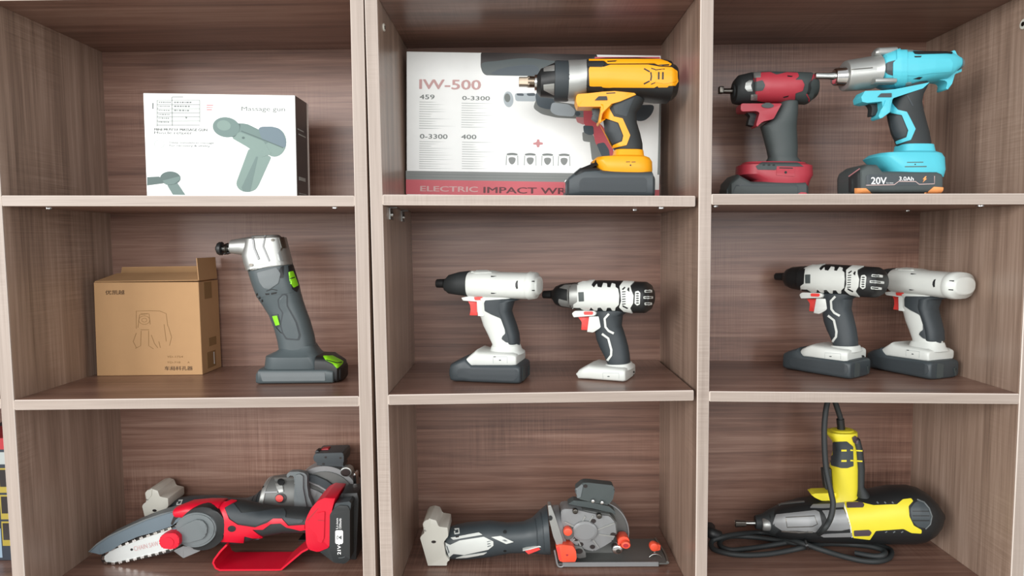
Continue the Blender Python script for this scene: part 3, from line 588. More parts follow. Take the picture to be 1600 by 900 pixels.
# turquoise impact wrench
T = Tool('impact_wrench', 'turquoise and silver impact wrench on a battery marked 20V', 'power tool', (1290, 70, 3.748), 1400, 0.052, sz('R1', 0.56))
hs = T.H('motor_housing', 'teal', [(322, 108, 215, 28), (350, 70, 240, 32), (420, 42, 262, 35), (520, 50, 256, 36), (620, 55, 232, 36), (740, 58, 212, 34), (792, 80, 162, 24)], e=2.8, cap=(1, 3))
T.H('gear_case', 'silver', [(134, 102, 276, None), (150, 99, 277, None), (285, 76, 268, None), (330, 66, 262, 33)], cap=(2, 0), e=2.1)
gc = LAST()
T.H('nose_ring', 'chrome', [(60, 146, 246, None), (110, 142, 248, None), (138, 128, 256, None)], cap=(3, 0), e=2)
T.H('drive_shaft', 'steel', [(-62, 172, 208, None), (10, 172, 208, None), (62, 168, 212, None)], cap=(1, 0), e=3)
T.H('gear_lug', 'silver', [(284, 56, 82, 7, -12), (306, 40, 90, 11, -12), (414, 34, 88, 11, -12)], cap=(1, 1), e=3); T.H('gear_lug', 'silver', [(284, 224, 256, 9, -22), (410, 220, 254, 9, -22)], cap=(1, 1), e=3)
for a in ([(470, 32), (502, 34), (502, 46), (470, 46)], [(462, 224), (497, 222), (497, 240), (462, 246)]): T.over('gear_bolt', 'silver', a, hs, 2.2, 3)
T.over('case_line', 'dark_steel', line([(145, 152), (270, 140)], 5), gc, 0.3)
T.over('shell_ring', 'teal', [(410, 36), (440, 28), (470, 31), (470, 245), (440, 258), (405, 262), (388, 190), (388, 110), (410, 90)], hs, 1.8, 5)
T.over('side_window', 'slate', [(346, 116), (362, 106), (404, 95), (386, 116), (386, 170), (404, 188), (362, 178), (346, 166)], hs, 0.8, 4)
T.over('side_shell', 'teal', [(405, 120), (440, 84), (620, 88), (720, 82), (740, 110), (730, 160), (600, 170), (520, 186), (440, 180), (408, 160)], hs, 0.9, 10)
for a in ([(512, 70), (556, 69), (550, 77), (516, 78)], [(508, 204), (540, 192), (562, 192), (545, 206)]): T.over('vent_slot', 'black', a, hs, 0.4)
T.over('top_strip', 'black', [(503, 44), (735, 44), (735, 56), (700, 54), (540, 60), (515, 58)], hs, 1.2, 3)
T.slab('rear_fin', 'teal', [(700, 66), (740, 34), (752, 34), (764, 60), (792, 80), (792, 158), (752, 172), (736, 228), (712, 264), (700, 258), (708, 225), (698, 212), (640, 206)], -12, 12, 2.5, 4)
T.H('rear_cap', 'mid_grey', [(786, 84, 166, 25), (801, 92, 160, 23)], cap=(0, 2), e=3)
gp = T.V('grip', 'rubber', [(232, 425, 585, 22), (300, 395, 552, 22), (345, 385, 545, 21), (400, 362, 560, 20), (450, 370, 575, 19), (520, 388, 595, 19), (575, 415, 604, 19), (605, 425, 606, 20)], e=2.3)
tg = T.slab('trigger_housing', 'teal', [(204, 312), (226, 276), (330, 272), (402, 264), (560, 232), (604, 222), (565, 258), (392, 316), (384, 332), (372, 400), (324, 436), (310, 426), (330, 380), (326, 336), (240, 346), (210, 340)], -23, 3, 3, 4)
T.over('grip_frame', 'teal', [(345, 330), (388, 322), (386, 345), (420, 386), (470, 396), (522, 496), (496, 560), (416, 586), (410, 568), (470, 545), (480, 506), (442, 416), (368, 400), (322, 435), (310, 426)], [gp, tg], 1.6, 4)
T.over('grip_pad', 'slate_rub', [(368, 418), (440, 420), (474, 504), (466, 535), (430, 552), (402, 542), (382, 495)], gp, 0.9, 6)
T.over('grip_line', 'slate_rub', [(470, 300), (478, 300), (510, 360), (502, 362)], gp, 0.4)  # slate line laid along the black grip
T.over('direction_switch', 'slate', [(298, 312), (318, 290), (380, 288), (380, 312)], tg, 1.5, 4)
T.slab('trigger', 'rubber', [(240, 344), (328, 334), (328, 412), (264, 422), (268, 378), (262, 362)], -9, 4, 2.5, 6)
ft = T.V('foot', 'teal', [(592, 424, 606, 22), (634, 418, 612, 24), (648, 275, 642, 33), (672, 245, 655, 36), (742, 320, 656, 37), (785, 335, 650, 34)], e=3.6, cap=(1, 1))
T.H('foot_button', 'teal', [(645, 672, 712, 6), (668, 680, 700, 4)], cap=(0, 2))
T.over('foot_mark', 'gun_print3', [(475, 690), (570, 688), (570, 693), (475, 695)], ft, 0.3); T.over('foot_mark', 'black', circ(523, 704, 4, n=8), ft, 0.3); T.over('foot_mark', 'gun_print3', [(462, 715), (590, 713), (590, 719), (462, 721)], ft, 0.3)
bt = T.H('battery', 'grey_green', [(178, 785, 940, 24), (192, 750, 940, 33), (208, 728, 940, 38), (244, 703, 940, 39), (300, 703, 940, 39), (330, 742, 940, 39), (650, 742, 940, 39), (684, 752, 940, 38)], e=7, cap=(2, 3), pv=-36)
T.over('battery_front_dark', 'rubber', [(135, 785), (200, 732), (204, 850), (160, 872), (135, 870)], bt, 0.5, 3)  # darker facing on the front end of the battery
pn = T.over('battery_panel', 'slate', [(236, 772), (250, 765), (620, 765), (636, 775), (636, 822), (545, 826), (236, 834)], bt, 0.6, 6)
tg_ = [pn, bt]; cb2 = lambda x, y: (1330 + x / 10.667, 255 + y / 10.667); cl = lambda x, y: ((cb2(x, y)[0] - 1290) * 3.748, (cb2(x, y)[1] - 70) * 3.748)
def tb(name, m, s_, b, **k): a, c = cl(b[0], b[1]), cl(b[2], b[3]); T.text(name, m, s_, (a[0], a[1], c[0], c[1]), tg_, **k)
tb('voltage_lettering', 'letter', '20V', (328, 248, 588, 366), bold=0.02); tb('cell_lettering', 'letter', 'Li-ion', (590, 330, 700, 354)); tb('capacity_lettering', 'letter', '3.0Ah', (795, 236, 1040, 302), bold=0.015)
T.over('label_line', 'pinkline', [cl(*q) for q in line([(242, 385), (715, 372), (790, 315), (1070, 315), (1130, 362), (1385, 352), (1385, 222)], 9)], tg_, 0.4)
T.over('lightning_mark', 'peach', [cl(*q) for q in [(1230, 228), (1252, 226), (1235, 265), (1258, 268), (1190, 330), (1212, 280), (1188, 278)]], tg_, 0.4)
for a in ([(172, 846), (236, 846), (262, 866), (272, 905), (172, 905)], [(580, 905), (600, 862), (632, 834), (684, 837), (688, 850), (686, 905)]): T.over('battery_foot', 'peach', a, bt, 1.5, 3)
T.over('battery_edge', 'ink_rose', line([(135, 778), (200, 732)], 6), bt, 0.6)
# ------------------------------------------------------------------ middle shelf tools
# green and grey angle tool
T = Tool('angle_cutter', 'dark grey right angle tool with silver head and lime green latches', 'power tool', (320, 350, 3.4625), 470, 0.130, sz('L2', -0.37))
nk = T.loft('neck', 'tool_grey', [(238, 232, 470, 208, 28), (258, 300, 485, 252, 29), (275, 350, 503, 312, 29), (292, 395, 515, 362, 27)], e=2.6, cap=(0, 0))
gp = T.loft('grip', 'tool_grey', [(284, 385, 514, 355, 27), (320, 440, 530, 412, 25), (352, 490, 545, 458, 24), (380, 560, 568, 520, 24), (398, 630, 590, 598, 24), (410, 700, 606, 690, 25)], e=2.3, cap=(0, 0))
hd = T.loft('gear_head', 'silver', [(258, 62, 405, 56, 18), (235, 80, 436, 72, 25), (215, 170, 456, 150, 27), (226, 215, 466, 190, 28), (240, 250, 470, 218, 29)], e=3.2, cap=(4, 1))
T.H('head_arm', 'silver', [(132, 84, 158, None), (190, 74, 166, None), (250, 64, 186, 22), (300, 66, 190, 20)], e=2.4, cap=(2, 0))
am = LAST()
T.H('tool_holder', 'black', [(64, 100, 162, None), (70, 95, 167, None), (84, 95, 167, None), (88, 99, 163, None)], e=2, cap=(0, 0))
th_ = LAST()
T.H('holder_hub', 'steel', [(58, 112, 150, None), (66, 110, 152, None)], e=2, cap=(2, 0))
T.H('holder_collar', 'dark_steel', [(104, 104, 160, None), (116, 100, 164, None), (124, 106, 158, None)], e=2, cap=(1, 1))
T.H('spindle', 'steel', [(84, 116, 146, None), (138, 114, 150, None)], e=2, cap=(0, 0))
T.H('holder_prong', 'black', [(110, 108, 116, 6), (134, 106, 116, 6)], cap=(0, 1)); T.H('holder_prong', 'black', [(106, 152, 164, 6), (146, 144, 156, 6)], cap=(0, 1))
T.over('head_rib', 'alu_grey', line([(262, 70), (270, 130), (295, 190)], 10), hd, 1.6); T.over('head_rib', 'alu_grey', line([(330, 62), (318, 120), (352, 200)], 8), hd, 1.6)
T.over('head_plate', 'steel', [(402, 66), (430, 70), (445, 130), (425, 130), (412, 150), (428, 200), (400, 196), (396, 160), (418, 128)], hd, 1.0, 3)
for x, y in ((372, 86), (254, 220)): T.over('screw', 'dark_steel', circ(x, y, 11, 8, 12), hd, 1.2)
T.over('head_rim', 'silver', [(236, 236), (380, 208), (468, 200), (470, 216), (360, 226), (240, 250)], [hd], 1.8, 3)
T.over('neck_cover', 'mid_grey', [(285, 262), (390, 235), (412, 268), (400, 320), (352, 352), (322, 345), (300, 315)], nk, 1.5, 8)
T.over('neck_dark_edge', 'black', [(412, 232), (430, 225), (428, 290), (410, 292), (400, 260)], nk, 0.8, 3)
T.over('latch_block', 'black', [(452, 226), (478, 220), (512, 338), (498, 368), (474, 352), (460, 290)], nk, 1.5, 5)
lb = LAST()
T.over('lime_latch', 'green', [(458, 258), (478, 254), (506, 332), (482, 344), (466, 318)], [lb, nk], 1.5, 3); T.over('latch_line', 'black', line([(462, 296), (494, 286)], 5), [LAST()], 0.4)
T.over('neck_lettering', 'black', [(360, 372), (392, 366), (390, 376), (362, 382)], [nk, gp], 0.4); T.over('neck_lettering', 'black', [(328, 374), (352, 374), (350, 382), (332, 384)], [nk, gp], 0.4)
T.over('neck_line', 'black', line([(335, 362), (365, 352), (395, 358)], 4), nk, 0.4)
for i in range(3): x = 280 + i * 14; y = 376 + i * 17; T.over('vent_slot', 'black', [(x, y), (x + 7, y - 4), (x + 10, y + 8), (x + 2, y + 13)], [nk, gp], 0.4)
T.over('grip_inlay', 'slate_rub', [(395, 408), (425, 372), (450, 380), (450, 440), (500, 530), (520, 600), (512, 630), (440, 625), (420, 590), (408, 545), (420, 480), (400, 450)], gp, 0.7, 8)
T.over('grip_inlay_face', 'tool_grey', [(402, 412), (428, 382), (444, 388), (444, 442), (492, 532), (510, 600), (504, 622), (446, 616), (428, 588), (416, 545), (428, 480), (408, 450)], gp, 1.1, 8)
T.over('switch_frame', 'slate', [(360, 490), (398, 486), (416, 552), (384, 560)], gp, 0.9, 4); T.over('lime_switch', 'green', [(368, 497), (394, 494), (408, 544), (386, 549)], [LAST(), gp], 1.5, 3)
T.over('grip_curve', 'black', line([(385, 555), (410, 585), (442, 602)], 4), gp, 0.4); T.over('lock_mark', 'letter', line([(478, 570), (484, 600), (482, 612)], 4), gp, 0.5)
ft = T.V('foot', 'tool_grey', [(655, 420, 590, 22), (690, 380, 606, 27), (712, 330, 626, 34), (776, 322, 640, 35)], e=3.4, cap=(2, 1), pv=-14)
bt = T.H('battery', 'tool_grey', [(280, 800, 900, 34), (296, 782, 900, 37), (660, 782, 900, 37), (700, 790, 900, 36)], e=7, cap=(2, 2), pv=-30)
T.over('battery_panel', 'mid_grey', [(300, 806), (650, 804), (652, 848), (312, 850)], bt, 0.7, 6)
lk = T.H('latch_housing', 'black', [(600, 700, 870, 34), (660, 702, 870, 34), (720, 740, 870, 32), (740, 760, 860, 26)], e=5, cap=(0, 3), pv=0)
T.over('lime_latch', 'green', [(640, 716), (690, 714), (748, 744), (742, 760), (715, 782), (690, 755), (655, 738)], [lk, bt], 1.5, 4); T.over('latch_line', 'black', line([(655, 735), (715, 752), (742, 748)], 4), [LAST()], 0.4)
# white drill, silver labelled side
T = Tool('impact_driver', 'plain white impact driver with slate grip, left in the middle bay', 'power tool', (670, 410, 4.5), 765, 0.108, sz('M2', -0.03), 14)
TE = T
hs = T.H('motor_housing', 'white', [(268, 60, 240, 31), (330, 54, 244, 33), (420, 55, 246, 34), (470, 66, 250, 34), (650, 72, 256, 33), (690, 72, 256, 32)], cap=(1, 0), e=2.6)
T.H('rear_cap', 'white', [(660, 82, 252, 32), (690, 66, 262, 35), (736, 72, 256, 34), (768, 96, 232, 28)], cap=(3, 9), e=2.5, ang=75)
rc = LAST()
T.H('nose_cone', 'rubber', [(104, 108, 200, None), (130, 84, 216, None), (200, 64, 228, None), (272, 56, 236, None)], cap=(3, 0), e=2.1)
T.H('bit_chuck', 'black', [(50, 114, 174, None), (104, 112, 176, None)], cap=(2, 0), e=2)
T.over('top_ridge', 'white', [(300, 60), (330, 54), (420, 56), (450, 72), (330, 74)], hs, 1.2, 4)
for a in ([(442, 94), (482, 97), (458, 102), (442, 102)], [(442, 212), (482, 215), (458, 220), (442, 219)], [(622, 132), (632, 128), (630, 150), (632, 184), (622, 188), (614, 170), (614, 150)]): T.over('vent_slot', 'black', a, hs, 0.3)
for y in (131, 195): T.over('vent_slot', 'black', [(730, y), (750, y), (750, y + 7), (730, y + 7)], [rc], 0.3)
gp = T.V('grip', 'white', [(236, 300, 650, 22), (270, 345, 600, 22), (340, 345, 578, 21), (380, 372, 590, 20), (440, 390, 612, 19), (500, 420, 630, 19), (570, 452, 638, 19), (615, 445, 645, 20)], e=2.3)
T.over('grip_rubber', 'slate_rub', [(394, 285), (402, 266), (520, 258), (650, 250), (640, 262), (590, 272), (584, 330), (604, 400), (630, 470), (640, 582), (545, 562), (514, 538), (520, 520), (540, 500), (532, 425), (505, 392), (445, 366), (398, 340)], gp, 1.2, 6)
T.V('grip_back', 'slate_rub', [(256, 480, 652, 20), (275, 480, 603, 22.4), (340, 490, 583, 21.6), (380, 505, 595, 20.6), (440, 525, 617, 19.6), (500, 548, 634, 19.6), (570, 560, 642, 19.4)], e=2.3)
tg = T.slab('trigger_housing', 'white', [(232, 246), (290, 236), (420, 238), (415, 280), (390, 378), (348, 376), (344, 272), (244, 266)], -19, 19, 3, 4)
T.over('direction_switch', 'trig_red', [(322, 242), (380, 240), (386, 250), (380, 262), (330, 264)], tg, 1.2, 4)
T.slab('trigger', 'trig_red', [(278, 270), (346, 270), (346, 372), (290, 370), (298, 330), (294, 295)], -9, 9, 2.5, 5)
ft = T.H('foot', 'white', [(262, 676, 705, 34), (300, 645, 722, 35), (345, 608, 722, 35), (372, 618, 722, 35), (440, 622, 722, 35), (600, 630, 722, 35), (632, 640, 722, 34)], e=5, cap=(2, 3), pv=-18)
T.V('foot_neck', 'white', [(580, 450, 642, 20), (612, 442, 650, 23), (640, 400, 670, 28)], e=3, cap=(0, 1))
T.over('foot_label', 'ink_faint', line([(455, 708), (452, 662), (552, 664), (552, 708)], 3), ft, 0.3); T.over('foot_mark', 'black', [(456, 660), (472, 660), (472, 666), (456, 666)], ft, 0.3); T.over('foot_mark', 'ink_dark', circ(502, 687, 8, 4, 8), ft, 0.3)
bt = T.H('battery', 'slate', [(134, 740, 815, 30), (150, 712, 832, 36), (180, 696, 850, 39), (255, 664, 870, 39), (300, 718, 870, 39), (610, 720, 870, 39), (644, 728, 870, 38)], e=6, cap=(2, 4), pv=-36)
TE_bat = [bt, T.over('battery_panel', 'slate_rub', [(200, 752), (225, 744), (580, 742), (622, 756), (632, 800), (600, 832), (250, 828), (205, 800)], bt, 0.8, 12)]
for q in ([(658, 730), (675, 728), (675, 828), (658, 834)], [(700, 740), (728, 730), (732, 785), (705, 795)]): TE_bat.append(T.over('battery_end_rib', 'grey_green', q, bt, 1.0, 3))
# white and black drill
T = Tool('impact_driver', 'white and black ribbed impact driver standing without a battery', 'power tool', (840, 420, 4.735), 950, 0.108, sz('M2', 0.15), 24)
TF = T
hs = T.H('motor_housing', 'black', [(240, 100, 292, 30), (330, 86, 302, 33), (430, 82, 308, 34), (600, 88, 318, 35), (700, 95, 325, 35), (775, 98, 326, 34), (812, 120, 305, 29), (832, 146, 278, 25)], cap=(1, 8), e=2.5, ang=75)
ns = T.H('nose_cone', 'black', [(98, 150, 225, None), (125, 124, 262, None), (160, 108, 278, None), (250, 98, 292, None)], cap=(3, 0), e=2.1)
T.H('bit_chuck', 'black', [(36, 158, 215, None), (100, 155, 217, None)], cap=(2, 0), e=2)
TFs = [T.over('gear_case', 'silver', [(158, 245), (162, 218), (225, 235), (225, 150), (165, 140), (205, 118), (318, 112), (318, 286), (262, 284), (175, 268)], [ns, hs], 1.0, 5)]
T.over('side_shell', 'white', [(300, 130), (330, 88), (432, 84), (404, 122), (424, 140), (445, 112), (452, 136), (480, 140), (492, 108), (520, 112), (522, 138), (545, 140), (555, 110), (582, 116), (584, 138), (602, 150), (610, 200), (606, 265), (582, 285), (578, 306), (556, 304), (545, 284), (520, 284), (512, 306), (490, 304), (472, 282), (450, 284), (445, 304), (420, 300), (400, 280), (388, 300), (310, 302), (262, 296), (270, 260), (300, 240)], [hs, ns], 1.6, 4)
sd = LAST()
T.over('side_window', 'grey_green', [(306, 172), (346, 170), (348, 238), (310, 240)], [sd, hs], 0.8, 3)
T.over('rear_saddle', 'white', [(612, 132), (640, 95), (722, 98), (692, 128), (700, 160), (716, 200), (712, 256), (690, 290), (708, 326), (640, 312), (608, 282), (624, 240), (620, 180)], hs, 1.6, 4)
sa = LAST()
for i in range(6): T.over('vent_slot', 'black', [(630, 168 + i * 18), (656, 166 + i * 18), (656, 173 + i * 18), (630, 175 + i * 18)], [sa], 0.3)
for a in ([(628, 152), (650, 133), (656, 140), (638, 158)], [(632, 268), (674, 290), (668, 298), (632, 280)], [(668, 158), (674, 140), (684, 140), (684, 172)]): T.over('vent_slot', 'black', a, [sa, hs], 0.4)
T.over('vent_grille', 'white', [(728, 170), (752, 165), (766, 180), (762, 262), (742, 272), (722, 256)], hs, 1.4, 5)
vg = LAST()
for i in range(5): T.over('vent_slot', 'black', circ(744, 184 + i * 17.5, 12, 5, 10), [vg], 0.3)
for y, x0, x1 in ((168, 796, 850), (214, 788, 856), (260, 796, 848)): T.over('rear_vent', 'white', [(x0, y - 9), (x1, y - 9), (x1, y + 9), (x0, y + 9)], hs, 0.9, 4); T.over('vent_slot', 'black', [(x0 + 6, y - 4), (x1 - 10, y - 4), (x1 - 10, y + 4), (x0 + 6, y + 4)], [LAST(), hs], 0.3)
gp = T.V('grip', 'slate_rub', [(300, 430, 690, 23), (345, 440, 630, 22), (420, 452, 622, 21), (465, 432, 638, 20), (520, 442, 655, 19), (580, 466, 670, 19), (640, 498, 680, 19), (705, 525, 686, 20)], e=2.3)
for a in ([(532, 332), (500, 368), (506, 430), (528, 458), (566, 478)], [(480, 480), (526, 514), (548, 600), (546, 640), (518, 678)]): T.over('grip_stripe', 'white', line(a, 16), gp, 1.0)
tg = T.slab('trigger_housing', 'white', [(256, 330), (276, 310), (420, 310), (438, 326), (426, 346), (268, 356)], -23, 23, 3, 5)
T.over('direction_switch', 'trig_red', [(345, 322), (352, 314), (410, 314), (416, 326), (408, 338), (350, 338)], tg, 1.2, 4)
T.slab('trigger_guard', 'white', [(384, 352), (456, 352), (476, 420), (460, 440), (412, 470), (368, 466), (376, 420)], -19, 19, 3, 4)
T.slab('trigger', 'trig_red', [(302, 356), (386, 352), (378, 452), (325, 450), (330, 390)], -9, 9, 2.5, 5)
ft = T.H('foot', 'white', [(283, 765, 790, 33), (302, 745, 818, 35), (345, 722, 825, 36), (378, 710, 828, 36), (420, 718, 830, 36), (630, 738, 842, 36), (650, 744, 842, 35)], e=5, cap=(2, 3), pv=-33)
T.V('foot_neck', 'white', [(695, 515, 690, 21), (712, 495, 695, 24), (740, 470, 705, 28)], e=3, cap=(0, 1))
T.over('foot_label', 'ink_faint', line([(484, 812), (482, 770), (602, 772), (602, 812)], 3), ft, 0.3); T.over('foot_mark', 'ink_dark', circ(525, 796, 10, 4, 8), ft, 0.3)
for y in (765, 788): T.over('foot_hole', 'black', circ(712, y, 6, 8, 10), ft, 0.3)
# the same two kinds again in the right bay
def bb(o): xs = [v.co for v in o.data.vertices]; return [min(c[i] for c in xs) for i in range(3)] + [max(c[i] for c in xs) for i in range(3)]
def corner(P, u, v, yaw):       # root location so that local (u, v, 0) falls on world point P
    a = -math.radians(yaw); return Vector((P.x - (u * math.cos(a) - v * math.sin(a)), P.y - (u * math.sin(a) + v * math.cos(a)), P.z))
b_e = bb(TE_bat[0]); f_e = bb([c for c in TE.root.children if c.name.split('.')[0] == 'foot'][0]); f_f = bb([c for c in TF.root.children if c.name.split('.')[0] == 'foot'][0])
rise = f_e[2]
P = atz(1327, 594.5, sz('R2', 0.545)); GY = 52
sh_u = f_f[3] - f_e[3]
G = dup(TF.root, corner(P, b_e[3] + sh_u, b_e[1], GY), GY, 'white and black ribbed impact driver on its battery, in the right bay', shift=(0, 0, rise), skip=('gear_case',))
for o in TE_bat:
    c = o.copy(); COL.objects.link(c); c.parent = G; c.location = (sh_u, 0, 0)
P = atz(1452, 595, sz('R2', 0.686)); HY = 66
dup(TE.root, corner(P, b_e[3], b_e[1], HY), HY, 'white and slate impact driver turned away, rear cap towards the right panel')
# ------------------------------------------------------------------ bottom boards
# red mini chainsaw (view coordinates: 4.09 px per photograph pixel from (130, 680))
T = Tool('mini_chainsaw', 'bright red cordless mini chainsaw with a short white guide bar', 'power tool', (130, 680, 4.09), 400, 0.125, ZF)
hs = T.H('motor_housing', 'rubber', [(830, 440, 690, 26), (900, 420, 690, 28), (960, 425, 690, 28), (1040, 440, 670, 28), (1130, 465, 640, 27), (1280, 470, 612, 26), (1430, 480, 612, 27)], cap=(4, 0), e=2.6)
T.over('side_shell', 'bright_red', [(870, 500), (880, 425), (950, 420), (985, 425), (905, 470), (935, 540), (990, 575), (1100, 592), (1180, 562), (1215, 538), (1272, 538), (1312, 582), (1428, 575), (1430, 606), (1390, 612), (1300, 592), (1262, 566), (1200, 570), (1150, 606), (1082, 606), (1120, 636), (1150, 652), (1122, 668), (1032, 648), (1026, 688), (880, 682), (866, 640), (882, 580)], hs, 2.0, 5)
sh = LAST()
T.loft('front_shell', 'bright_red', [(590, 462, 610, 520, 16), (690, 428, 700, 520, 22), (800, 418, 800, 540, 25), (900, 420, 890, 600, 27)], e=2.6, cap=(3, 2))
T.over('grip_rubber', 'slate_rub', [(895, 468), (960, 440), (1012, 502), (1130, 492), (1190, 482), (1280, 474), (1296, 500), (1292, 530), (1408, 545), (1400, 562), (1312, 575), (1272, 532), (1190, 545), (1110, 580), (985, 565), (940, 535)], hs, 1.4, 6)
T.over('shell_screw', 'black', circ(950, 602, 26, 20, 14), [sh], 0.6)
T.slab('trigger_lock', 'slate', [(1020, 650), (1060, 640), (1140, 660), (1120, 672), (1030, 675)], -10, 10, 2, 4)
T.slab('rear_block', 'bright_red', [(1418, 560), (1432, 520), (1458, 470), (1500, 425), (1540, 405), (1612, 408), (1590, 480), (1572, 722), (1500, 752), (1440, 735), (1424, 690)], -36, 36, 6, 8, pv=-36)
rb = LAST()
T.over('raised_rib', 'bright_red', [(1494, 500), (1545, 490), (1540, 660), (1525, 690), (1498, 680)], rb, 2.2, 6); T.over('rib_groove', 'carton_red', [(1500, 545), (1540, 548), (1540, 553), (1500, 550)], [LAST(), rb], 0.4)
T.over('rib_groove', 'carton_red', [(1430, 545), (1500, 470), (1504, 474), (1436, 552)], rb, 0.4)
bt = T.slab('battery', 'rubber', [(1576, 512), (1600, 475), (1640, 452), (1690, 456), (1704, 480), (1704, 800), (1672, 826), (1604, 820), (1512, 752), (1574, 724)], -38, 38, 5, 6, pv=-38)
T.slab('battery_top', 'black', [(1612, 440), (1650, 378), (1752, 372), (1760, 420), (1745, 800), (1690, 800), (1690, 455), (1640, 448)], -10, 36, 3, 4, pv=-10)
T.slab('battery_latch', 'slate', [(1600, 475), (1612, 440), (1700, 428), (1712, 440), (1706, 490), (1690, 458), (1640, 455)], -36, -12, 2, 3, pv=-36)
cq = lambda x, y: ((500 + x / 9 - 130) * 4.09, (790 + y / 9 - 680) * 4.09)
ic = T.over('battery_icon', 'letter', [cq(*q) for q in [(215, 370), (230, 355), (310, 355), (325, 370), (325, 530), (310, 548), (280, 548), (278, 560), (258, 560), (256, 548), (230, 548), (215, 530)]], bt, 0.5, 2)
T.over('icon_mark', 'ink_dark', [cq(*q) for q in line([(240, 430), (270, 455), (300, 430), (300, 485), (270, 460), (240, 485), (240, 430)], 9)], [ic, bt], 0.3)
for s_, b in (('21V', (203, 608, 335, 658)),):
    a, c = cq(b[0], b[1]), cq(b[2], b[3]); T.text('voltage_lettering', 'letter', s_, (a[0], a[1], c[0], c[1]), bt, rot=-90, bold=0.03)
for s_, cx, L_, h_ in (('Li-ion', 240, 150, 30), ('1500mAh', 285, 145, 34)):
    a = cq(cx - L_ / 2, 262 - h_ / 2); c = cq(cx + L_ / 2, 262 + h_ / 2); T.text('battery_lettering', 'letter', s_, (a[0], a[1], c[0], c[1]), bt, rot=-90, bold=0.01)
T.over('battery_line', 'mid_grey', [cq(*q) for q in line([(260, 745), (310, 742), (350, 728)], 6)], bt, 0.4)
def strip(T, name, m, path, v0, v1, th, pv):
    P = [T.p(x, y, pv) for x, y in path]; bm = bmesh.new(); R = []
    for i, q in enumerate(P):
        a = P[max(0, i - 1)]; b = P[min(len(P) - 1, i + 1)]; d = (b - a); n = Vector((-d.z, 0, d.x)).normalized() * th * 0.001
        R.append([bm.verts.new((q.x, v0 * .001, q.z)), bm.verts.new((q.x, v1 * .001, q.z)), bm.verts.new((q.x + n.x, v1 * .001, q.z + n.z)), bm.verts.new((q.x + n.x, v0 * .001, q.z + n.z))])
    for a, b in zip(R, R[1:]):
        for i in range(4): bm.faces.new((a[i], a[(i + 1) % 4], b[(i + 1) % 4], b[i]))
    bm.faces.new(R[0]); bm.faces.new(R[-1][::-1])
    bmesh.ops.bevel(bm, geom=[e for e in bm.edges if len(e.link_faces) == 2 and e.calc_face_angle(0) > 0.8], offset=0.0008, segments=1, affect='EDGES', clamp_overlap=True)
    return finish(bm, name, m, T.root, 30)
strip(T, 'hand_guard', 'bright_red', [(912, 702), (870, 745), (832, 796), (824, 822), (842, 858), (872, 880), (1000, 882), (1240, 880), (1268, 868), (1330, 815), (1400, 756), (1440, 735)], -30, 34, 3.2, -30)
gd = T.slab('blade_guard', 'blue_grey', [(35, 752), (90, 702), (160, 655), (230, 622), (320, 580), (400, 546), (500, 512), (585, 490), (635, 500), (640, 530), (565, 585), (450, 625), (350, 652), (250, 695), (180, 740), (112, 768)], -9, 16, 2, 8, pv=-9)
T.over('guard_slot', 'box_black', [(560, 570), (580, 520), (590, 495), (615, 500), (620, 520), (590, 545), (570, 580)], gd, 0.6, 3)
T.slab('guard_rim', 'mid_grey', line([(38, 748), (92, 698), (162, 651), (232, 618), (322, 576), (402, 542), (502, 508), (585, 487)], 9), -11, 18, 1, 0, pv=-9)
br_ = T.slab('guide_bar', 'bar', [(128, 795), (136, 768), (165, 740), (220, 715), (400, 648), (560, 592), (640, 600), (640, 680), (560, 738), (380, 778), (200, 822), (145, 818)], -3.2, -0.2, 0.4, 10, pv=-3.2)
T.slab('gap_dark_sheet', 'box_black', [(112, 800), (118, 762), (155, 728), (215, 700), (395, 632), (560, 574), (650, 590), (650, 690), (565, 752), (385, 792), (205, 836), (135, 832)], -0.1, 3.0, 0.3, 10, pv=-0.1)  # black sheet added to paint the dark gap between guard and bar
T.over('bar_hole', 'black', circ(310, 735, 9, 8, 10), br_, 0.2)
T.text('bar_lettering', 'ink_pink', 'CHAIN SAW', (322, 698, 482, 728), br_, rot=-13)
path = [(600, 578), (540, 598), (400, 645), (300, 682), (220, 712), (165, 736), (132, 766), (124, 795), (140, 822), (200, 826), (300, 806), (380, 786), (460, 768), (540, 745), (600, 722)]
L_ = []; acc = 0.0
for a, b in zip(path, path[1:]):
    d = math.hypot(b[0] - a[0], b[1] - a[1]); x = acc
    while x < d: t = x / d; L_.append((a[0] + (b[0] - a[0]) * t, a[1] + (b[1] - a[1]) * t, math.atan2(b[1] - a[1], b[0] - a[0]))); x += 24
    acc = x - d
def link(name, m, prof, v0, v1):
    bm = bmesh.new(); a = [bm.verts.new((x * 1e-3, v0 * 1e-3, z * 1e-3)) for x, z in prof]; b = [bm.verts.new((x * 1e-3, v1 * 1e-3, z * 1e-3)) for x, z in prof]; n = len(prof)
    bm.faces.new(a); bm.faces.new(b[::-1])
    for i in range(n): bm.faces.new((a[i], b[i], b[(i + 1) % n], a[(i + 1) % n]))
    return finish(bm, name, m, T.root, smooth=False)
cut = link('chain_link', 'chrome', [(-3.4, -1.6), (3.2, -1.6), (3.4, 1.0), (1.6, 3.4), (0.6, 1.4), (-1.8, 2.6), (-3.4, 1.2)], -3.6, -0.6)
drv = link('chain_link', 'dark_steel', [(-3.6, -1.3), (3.6, -1.3), (3.6, 1.2), (-3.6, 1.2)], -3.0, 0.4)
